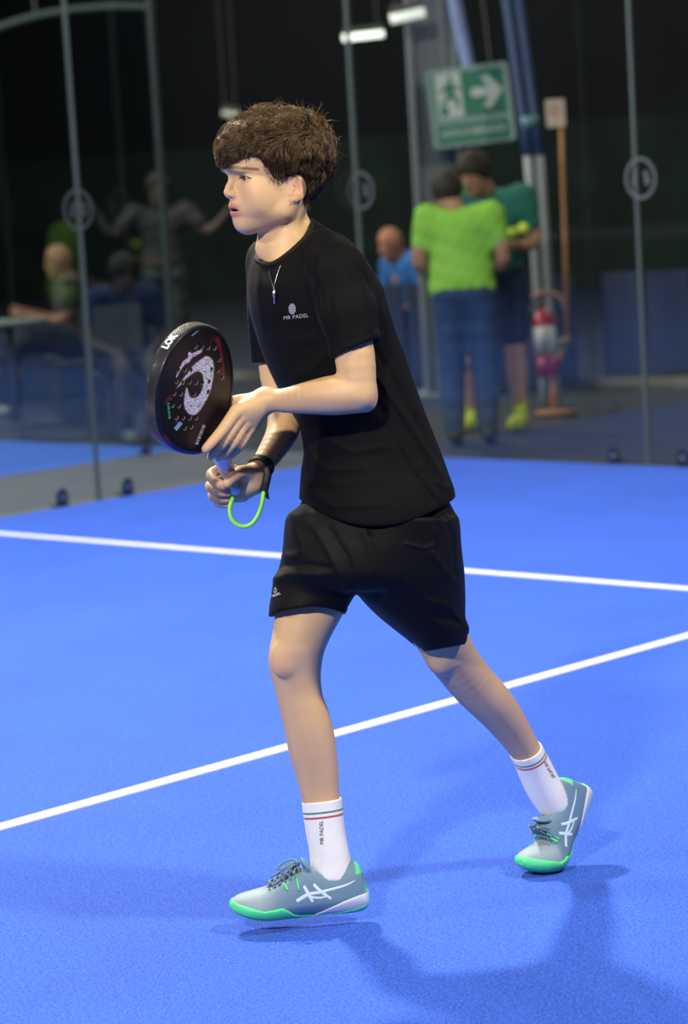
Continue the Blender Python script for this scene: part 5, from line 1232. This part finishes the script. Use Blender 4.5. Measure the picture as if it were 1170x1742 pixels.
# trim strands that run past the hairline (fringe and temples)
f_, s_2 = hcoord(S1[..., 0], S1[..., 2]); lim = np.interp(f_, HLF, HLY) + rng.uniform(-5, 2.5, (len(S1), 1)); over = (S1[..., 1] > lim)
for i in range(1, 8):
    b = over[:, i]; S1[b, i] = S1[b, i - 1] + (S1[b, i] - S1[b, i - 1]) * 0.02
# flyaways on the crown
k = (HV[:, 1] < 225) & (HV[:, 0] > 400) | ((HV[:, 0] > 535) & (HV[:, 1] < 290)); cand = HV[k]; P2 = cand[rng.integers(0, len(cand), 750)]
S2 = np.zeros((len(P2), 8, 3)); g0 = grad(P2, capn); D = g0 * 0.55 + flow(P2) * 0.7 + rng.normal(0, 0.35, P2.shape); D /= np.linalg.norm(D, axis=1, keepdims=True); L_ = rng.uniform(0.8, 2.0, len(P2))[:, None] * np.where(rng.random(len(P2)) < 0.12, 1.9, 1.0)[:, None]
P = P2.copy(); S2[:, 0] = P; curl = rng.normal(0, 0.16, P2.shape)
for i in range(1, 8): D = D + curl + np.array([0.03, 0.05, 0]); D /= np.linalg.norm(D, axis=1, keepdims=True); P = P + D * L_ * 1.7; S2[:, i] = P
# short clipped hair round the ear, sideburn and nape
bb_ = (V_BODY[:, 1] > 270) & (V_BODY[:, 1] < 356) & (V_BODY[:, 0] > 448) & (V_BODY[:, 0] < 560); cand = V_BODY[bb_]; f2, s2 = hcoord(cand[:, 0], cand[:, 2])
hlx = np.interp(f2, HLF, np.array(HLY) + 6.0); cand = cand[(cand[:, 1] < hlx) & (np.abs(s2) < 64) & (s2 > -40) & (f2 < 50)]
P3_ = cand[rng.integers(0, len(cand), 2600)]; g3 = P3_ - np.array([HX, 290, HZ]); g3 /= np.linalg.norm(g3, axis=1, keepdims=True); S3 = np.zeros((len(P3_), 8, 3)); D = np.array([0.15, 0.75, 0]) + g3 * 0.55 + rng.normal(0, 0.25, P3_.shape)
for i in range(8): S3[:, i] = P3_ + D * i * 0.75
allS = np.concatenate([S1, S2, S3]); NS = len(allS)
top_mask = np.concatenate([P0[:, 1] < 256, np.ones(len(S2), bool), np.zeros(len(S3), bool)])  # split by height, so the lower strands can carry painted shade
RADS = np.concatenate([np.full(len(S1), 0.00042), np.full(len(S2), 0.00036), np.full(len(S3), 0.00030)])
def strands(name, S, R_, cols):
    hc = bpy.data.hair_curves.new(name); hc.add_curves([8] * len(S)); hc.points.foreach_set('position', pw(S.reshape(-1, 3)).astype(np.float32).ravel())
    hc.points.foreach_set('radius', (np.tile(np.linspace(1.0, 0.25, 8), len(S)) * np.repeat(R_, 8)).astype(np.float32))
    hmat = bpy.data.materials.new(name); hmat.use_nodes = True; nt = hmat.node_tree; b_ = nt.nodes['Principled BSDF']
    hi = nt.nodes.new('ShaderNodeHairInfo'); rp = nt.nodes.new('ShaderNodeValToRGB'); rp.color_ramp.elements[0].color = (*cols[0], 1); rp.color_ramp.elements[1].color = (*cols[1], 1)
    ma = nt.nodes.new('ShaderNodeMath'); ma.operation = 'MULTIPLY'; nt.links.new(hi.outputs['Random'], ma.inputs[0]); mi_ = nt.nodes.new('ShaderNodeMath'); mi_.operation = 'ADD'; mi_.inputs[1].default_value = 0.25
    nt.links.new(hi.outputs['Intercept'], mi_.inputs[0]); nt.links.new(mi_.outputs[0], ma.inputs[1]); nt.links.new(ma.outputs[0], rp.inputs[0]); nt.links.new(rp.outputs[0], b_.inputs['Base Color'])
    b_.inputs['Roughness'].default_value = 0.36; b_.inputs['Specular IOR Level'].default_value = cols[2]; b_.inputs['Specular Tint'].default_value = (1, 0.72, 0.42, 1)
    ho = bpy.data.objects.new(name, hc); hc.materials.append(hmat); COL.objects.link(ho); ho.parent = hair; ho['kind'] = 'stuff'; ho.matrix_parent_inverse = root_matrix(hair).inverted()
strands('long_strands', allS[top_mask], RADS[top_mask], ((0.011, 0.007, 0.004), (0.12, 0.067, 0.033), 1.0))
strands('short_strands', allS[~top_mask], RADS[~top_mask], ((0.006, 0.004, 0.0025), (0.045, 0.026, 0.014), 0.5))  # darker copy of the hair colour paints in shade below the top hair

print('hair', NS, round(_t.time() - _t0, 1))
# ================================================================= PEOPLE BEHIND THE GLASS (own frame in cm: x forward, y to their left, z up)
def bg_person(label, pos, heading, pose, looks, h=1.7, cat='person'):
    root = empty('person', pos, heading); tag(root, label, cat); s = pose.get('scale', 1.0)
    def mk(name, node, m, hh=h, tint=None):
        lo = node.lo - 4; hi = node.hi + 4; V, Q = surface(node, np.arange(lo[0], hi[0] + hh, hh), np.arange(lo[1], hi[1] + hh, hh), np.arange(lo[2], hi[2] + hh, hh))
        V = relax(V, Q, 1, 0.4); return link(name, mesh_np(name, V * 0.01 * s, Q), m, root)
    hp, ch, nk, hdp = [np.array(pose[k], float) for k in ('hip', 'chest', 'neck', 'head')]
    hf = np.array([math.cos(pose.get('look', 0)), math.sin(pose.get('look', 0)), pose.get('nod', 0)]); hf /= np.linalg.norm(hf); side = np.cross([0, 0, 1], hf); side /= np.linalg.norm(side); hu = np.cross(hf, side)
    AX = np.array([hf, side, hu]); H = lambda a, b, c: hdp + hf * a + side * b + hu * c
    headn = U(3, [EL(hdp + hu * 2.5, (9.5, 7.6, 9.8), AX), EL(H(2.5, 0, -5), (6.5, 5.8, 7), AX), RC(H(8.6, 0, 1), 1.0, H(10.6, 0, -2.6), 1.6), EL(H(7.6, 0, -7.6), (2, 2.8, 1.0), AX), EL(H(-0.5, 7.6, 0), (2, 1, 3.2), AX), EL(H(-0.5, -7.6, 0), (2, 1, 3.2), AX), EL(H(7, 0, -10.4), (2.4, 2.6, 2), AX)])
    headn = SUB(1.5, headn, [EL(H(9.4, 3.2, 1.2), (2, 2, 1.4), AX), EL(H(9.4, -3.2, 1.2), (2, 2, 1.4), AX)])
    parts = [headn, RC(hdp + hu * -5 - hf * 1, 5.6, nk, 6.2)]
    for a in pose['arms']: parts.append(chain([(*a[0], 5.5), (*a[1], 4.4), (*a[2], 3.0)], 3)); d = np.array(a[2], float) - np.array(a[1], float); d /= np.linalg.norm(d); w = np.array(a[2], float); parts.append(U(1.5, [EL(w + d * 5, (4.6, 3.6, 2.6))] + [RC(w + d * 7 + np.array([0, 0, k * 1.7]), 1.0, w + d * 13 + np.array([0.4 * k, 0, k * 1.9]), .8) for k in (-1.5, -.5, .5, 1.5)] + [RC(w + d * 3, 1.2, w + d * 8 + np.array([1, 0, 3.4]), .9)]))
    for l in pose['legs']: parts.append(chain([(*l[0], 9), (*l[1], 6.0), ((np.array(l[1]) * .6 + np.array(l[2]) * .4)[0], (np.array(l[1]) * .6 + np.array(l[2]) * .4)[1], (np.array(l[1]) * .6 + np.array(l[2]) * .4)[2], 6.0), (*l[2], 3.6)], 4))
    parts.append(RC(hp, 11, ch, 12))
    mk('body', U(3, parts), looks['skin'])
    sh_w = pose.get('shoulder', 17)
    gw = looks.get('girth', 0); tor = U(9, [EL(ch + np.array([0, 0, 2]), (12, sh_w, 14)), EL((hp + ch) / 2, (12, 15.5 + gw, 16)), EL(hp + np.array([0, 0, 1]), (12.5, 16.5 + gw, 15)), RC(ch + np.array([0, sh_w - 5, 9]), 7, ch + np.array([0, -(sh_w - 5), 9]), 7)])
    sl = []
    for a in pose['arms']: m_ = np.array(a[0]) * .42 + np.array(a[1]) * .58; sl.append(RC(a[0], 8.5, m_, 6.8))
    hem = hp[2] - looks.get('hem', 6)
    shirt_ = U(5, [CUT(1, tor, [lambda x, y, z: hem - z])] + sl); shirt_ = DISP(shirt_, lambda x, y, z: 0.5 * np.sin(z * 0.55 + y * 0.3) * np.sin(y * .5 + 1))
    shirt_ = SUB(1.5, shirt_, [RC(nk, 6.6, nk + np.array([0, 0, 12]), 8)]); mk('shirt', shirt_, looks['shirt'])
    pn = [EL(hp + np.array([0, 0, -1]), (13, 17, 12))]
    for l in pose['legs']:
        if looks.get('long', True): pn.append(chain([(*l[0], 11), (*l[1], 8.2), (*l[2], 6.4)], 4))
        else: m_ = np.array(l[0]) * .25 + np.array(l[1]) * .75; pn.append(RC(l[0], 11.5, m_, 9.6))
    pants = U(5, pn); pants = DISP(pants, lambda x, y, z: 0.45 * np.sin(z * 0.5 + x * .4) * np.sin(x * .6)); mk('trousers' if looks.get('long', True) else 'shorts', pants, looks['pants'])
    for l in pose['legs']:
        a = np.array(l[2], float); fd = np.array(l[3], float) if len(l) > 3 else np.array([1, 0, 0.]); sdv = np.cross([0, 0, 1], fd); 
        if not looks.get('long', True): mk('sock', RC(a + np.array([0, 0, 8]), 4.3, a - np.array([0, 0, 1]), 4.4), looks['sock'])
        shn = U(3, [RC(a - fd * 2 - np.array([0, 0, 4]), 4.6, a + fd * 9 - np.array([0, 0, 5.5]), 4.4), RC(a + fd * 9 - np.array([0, 0, 5.5]), 4.4, a + fd * 17 - np.array([0, 0, 6.2]), 3.6)])
        zb = a[2] - 9.8
        shn = CUT(1, shn, [lambda x, y, z: zb - z]); so = mk('shoe', shn, looks['shoe']); soles = CUT(.6, DISP(shn, lambda x, y, z: -0.4, 1), [lambda x, y, z: z - zb - 2.6]); sm = mk('shoe_sole', soles, looks.get('sole', looks['shoe'])); sm.parent = so; sm.matrix_parent_inverse = Matrix.Identity(4)
    if looks.get('hair') is not None:
        hn = SUB(1.5, EL(H(-1.2, 0, 3.2), (11.6, 9.8, 11.4), AX), [EL(H(9.5, 0, -5.5), (9, 12, 9.5), AX), EL(H(3, 0, -15), (14, 14, 9), AX)]); mk('hair', DISP(hn, lambda x, y, z: 0.35 * np.sin(x * 2) * np.sin(y * 2.2) * np.sin(z * 1.9)), looks['hair'])
    return root
sk1 = mat('skin_tan', (0.42, 0.22, 0.14), 0.6); sk2_ = mat('skin_ruddy', (0.40, 0.17, 0.10), 0.6); dk_hair = mat('dark_hair', (0.022, 0.014, 0.01), 0.7)
toward_ang = math.atan2(-0.72, 0.69)     # heading that looks at the camera
def hd_ang(deg): return toward_ang + math.radians(deg)
white_s = mat('white_shoe', (0.5, 0.5, 0.46), 0.6); navy = mat('navy_cloth', (0.010, 0.020, 0.055), 0.8, noise=(9, .2)); jeans = mat('blue_denim', (0.018, 0.045, 0.125), 0.85, noise=(14, .3))
grn = mat('lime_green_jersey', (0.26, 0.56, 0.06), 0.75, noise=(6, .1)); teal = mat('teal_jersey', (0.02, 0.17, 0.135), 0.75, noise=(6, .1)); neon = mat('neon_yellow', (0.55, 0.66, 0.06), 0.6); dks = mat('dark_shoe', (0.02, 0.025, 0.03), 0.6)
LG = lambda y, dx=0, fy=0: [(0, y * .8, 88), (2 + dx, y, 47), (dx - 1, y + fy, 9.8)]
bg_person('man in lime green t-shirt and blue jeans seen from behind, beyond the back glass', ground(800, 754), hd_ang(180 - 8),
          dict(hip=(0, 0, 92), chest=(2, 0, 124), neck=(4, 2, 139), head=(9, 7, 149.5), nod=-0.45, shoulder=19.5, arms=[[(3, 19, 136), (0, 25, 110), (20, 17, 100)], [(3, -19, 136), (0, -25, 110), (20, -16, 100)]], legs=[LG(9), LG(-11)], scale=0.955),
          dict(skin=sk1, shirt=grn, pants=jeans, shoe=dks, hair=dk_hair, hem=20, girth=3.5))
bg_person('man in teal shirt with yellow shoes facing the lime green man, looking down', ground(856, 728), hd_ang(-22),
          dict(hip=(0, 0, 92), chest=(2, 0, 126), neck=(7, -2, 144), head=(15, -5, 153), nod=-0.5, look=-0.3, arms=[[(3, 19, 138), (-2, 25, 112), (22, 14, 110)], [(3, -19, 138), (0, -26, 114), (22, -14, 108)]], legs=[[(0, 8, 88), (3, 11, 47), (2, 12, 9.8)], [(0, -10, 88), (6, -15, 47), (0, -19, 9.8)]]),
          dict(skin=sk1, shirt=teal, pants=navy, shoe=neon, sole=white_s, sock=neon, long=False, hair=dk_hair))
# neon balls he holds
ballm = mat('ball_felt', (0.62, 0.78, 0.03), 0.8, bump=(300, .4))
for i, (x, y) in enumerate(((868, 396), (886, 389))):
    c_ = at(x + 4, y, 15.3); mb = MB(); mb.lathe([(0.034 * math.sin(a), -0.034 * math.cos(a)) for a in np.linspace(0.02, math.pi - 0.02, 13)], 20, Matrix.Translation(c_)); o = mb.build('ball', ballm, None, True)
    tag(o, ['neon yellow ball held by the man in teal, the lower left one', 'neon yellow ball held by the man in teal, the upper right one'][i], 'ball', 'balls in the teal man\'s hand')
    seam = [c_ + Vector((math.cos(t) * 0.0335, math.sin(t) * 0.0335, 0.010 * math.sin(2 * t))) for t in np.linspace(0, 2 * math.pi, 24)[:-1]]
    mb = MB(); mb.tube(seam, 0.0018, 5, closed=True); mb.build('ball_seam', white_s, o, True, world_space=True)
SEAT = lambda y, k=0: [(2, y, 51), (44, y + k, 50), (48, y + k, 9.8)]
def bench(loc, ang, label, w=1.2):
    e = empty('bench', loc, ang); tag(e, label, 'bench'); m = mat('bench_wood', (0.05, 0.045, 0.04), 0.7)
    for i in range(3): MB().box(-0.2 + i * 0.14, -0.08 + i * 0.14, -w / 2, w / 2, 0.36, 0.39).build('slat', m, e, bevel=0.004)
    for y in (-w * .4, w * .4):
        for x in (-0.17, 0.17): MB().box(x - .02, x + .02, y - .02, y + .02, 0, 0.36).build('leg', housing, e)
    return e
def at_floor(px, d):   # ground point below a pixel column at a given depth
    lo_, hi_ = 310.0, 1700.0
    for _ in range(40):
        m = (lo_ + hi_) / 2
        if at(px, m, d).z > 0: lo_ = m
        else: hi_ = m
    p = at(px, (lo_ + hi_) / 2, d); p.z = -0.012; return p
blue_sh = mat('bright_blue_jersey', (0.02, 0.13, 0.42), 0.75); camo = mat('mottled_olive_shirt', (0.075, 0.07, 0.05), 0.85, noise=(16, .6))
p = at_floor(722, 19.3); bench(p, hd_ang(-60), 'dark bench under the bald man in the blue shirt')
bg_person('bald man in bright blue shirt sitting on a bench left of the column', p, hd_ang(-60), dict(hip=(0, 0, 54), chest=(10, 0, 84), neck=(16, 0, 97), head=(22, 0, 107), nod=-0.3, arms=[[(12, 19, 92), (10, 26, 66), (34, 16, 58)], [(12, -19, 92), (14, -24, 66), (36, -12, 58)]], legs=[SEAT(10), SEAT(-10)]), dict(skin=sk2_, shirt=blue_sh, pants=navy, shoe=dks, hair=None))
p = at_floor(138, 18.9); bench(p, hd_ang(-80), 'dark bench under the man in the mottled shirt at far left')
bg_person('man in mottled olive shirt sitting with crossed leg at far left behind the glass', p, hd_ang(-80), dict(hip=(0, 0, 53), chest=(2, 0, 83), neck=(5, 0, 96), head=(8, 0, 109), nod=-0.15, arms=[[(4, 19, 92), (10, 24, 68), (34, 16, 72)], [(4, -19, 92), (10, -24, 68), (34, -12, 74)]], legs=[SEAT(10), [(2, -8, 47), (38, -4, 62), (56, 6, 42), (0.9, 0.1, -0.2)]]), dict(skin=sk2_, shirt=camo, pants=navy, shoe=white_s, hair=None))
tb = at_floor(28, 18.0); t_ = empty('side_table', tb, hd_ang(0)); tag(t_, 'small pale topped table left of the man in the mottled shirt', 'table')
mb = MB(); mb.lathe([(0.0001, 0.70), (0.27, 0.70), (0.28, 0.715), (0.27, 0.73), (0.0001, 0.73)], 24); mb.build('tabletop', mat('pale_top', (0.28, 0.30, 0.28), 0.6), t_, True)
mb = MB(); mb.lathe([(0.025, 0.02), (0.025, 0.70)], 12); mb.build('pedestal', housing, t_, True); mb = MB(); mb.lathe([(0.0001, 0), (0.2, 0), (0.19, 0.02), (0.03, 0.03), (0.0001, 0.03)], 20); mb.build('base', housing, t_, True)
p = ground(222, 742, -0.012); 
e = empty('chair', p, hd_ang(165)); tag(e, 'dark chair under the person in the navy shirt between the courts', 'chair')
MB().box(-0.2, 0.2, -0.22, 0.22, 0.40, 0.43).build('seat', housing, e, bevel=0.01); MB().box(-0.22, -0.19, -0.2, 0.2, 0.55, 0.85).build('backrest', housing, e, bevel=0.01)
for x in (-.19, .17):
    for y in (-.19, .19): MB().box(x - .012, x + .012, y - .012, y + .012, 0, 0.85 if x < 0 else 0.40).build('leg', housing, e)
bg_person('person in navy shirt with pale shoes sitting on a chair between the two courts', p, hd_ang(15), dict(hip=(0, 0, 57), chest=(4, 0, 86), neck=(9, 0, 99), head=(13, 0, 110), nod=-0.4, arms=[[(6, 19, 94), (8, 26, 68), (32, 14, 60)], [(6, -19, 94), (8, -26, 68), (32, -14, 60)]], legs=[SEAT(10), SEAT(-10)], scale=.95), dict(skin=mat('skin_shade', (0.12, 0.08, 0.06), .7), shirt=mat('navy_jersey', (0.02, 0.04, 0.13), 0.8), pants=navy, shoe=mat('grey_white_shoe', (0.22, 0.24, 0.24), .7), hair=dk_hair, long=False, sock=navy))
p = at_floor(292, 20.3)  # stands in for a reflected figure; colours darkened to paint in dim light
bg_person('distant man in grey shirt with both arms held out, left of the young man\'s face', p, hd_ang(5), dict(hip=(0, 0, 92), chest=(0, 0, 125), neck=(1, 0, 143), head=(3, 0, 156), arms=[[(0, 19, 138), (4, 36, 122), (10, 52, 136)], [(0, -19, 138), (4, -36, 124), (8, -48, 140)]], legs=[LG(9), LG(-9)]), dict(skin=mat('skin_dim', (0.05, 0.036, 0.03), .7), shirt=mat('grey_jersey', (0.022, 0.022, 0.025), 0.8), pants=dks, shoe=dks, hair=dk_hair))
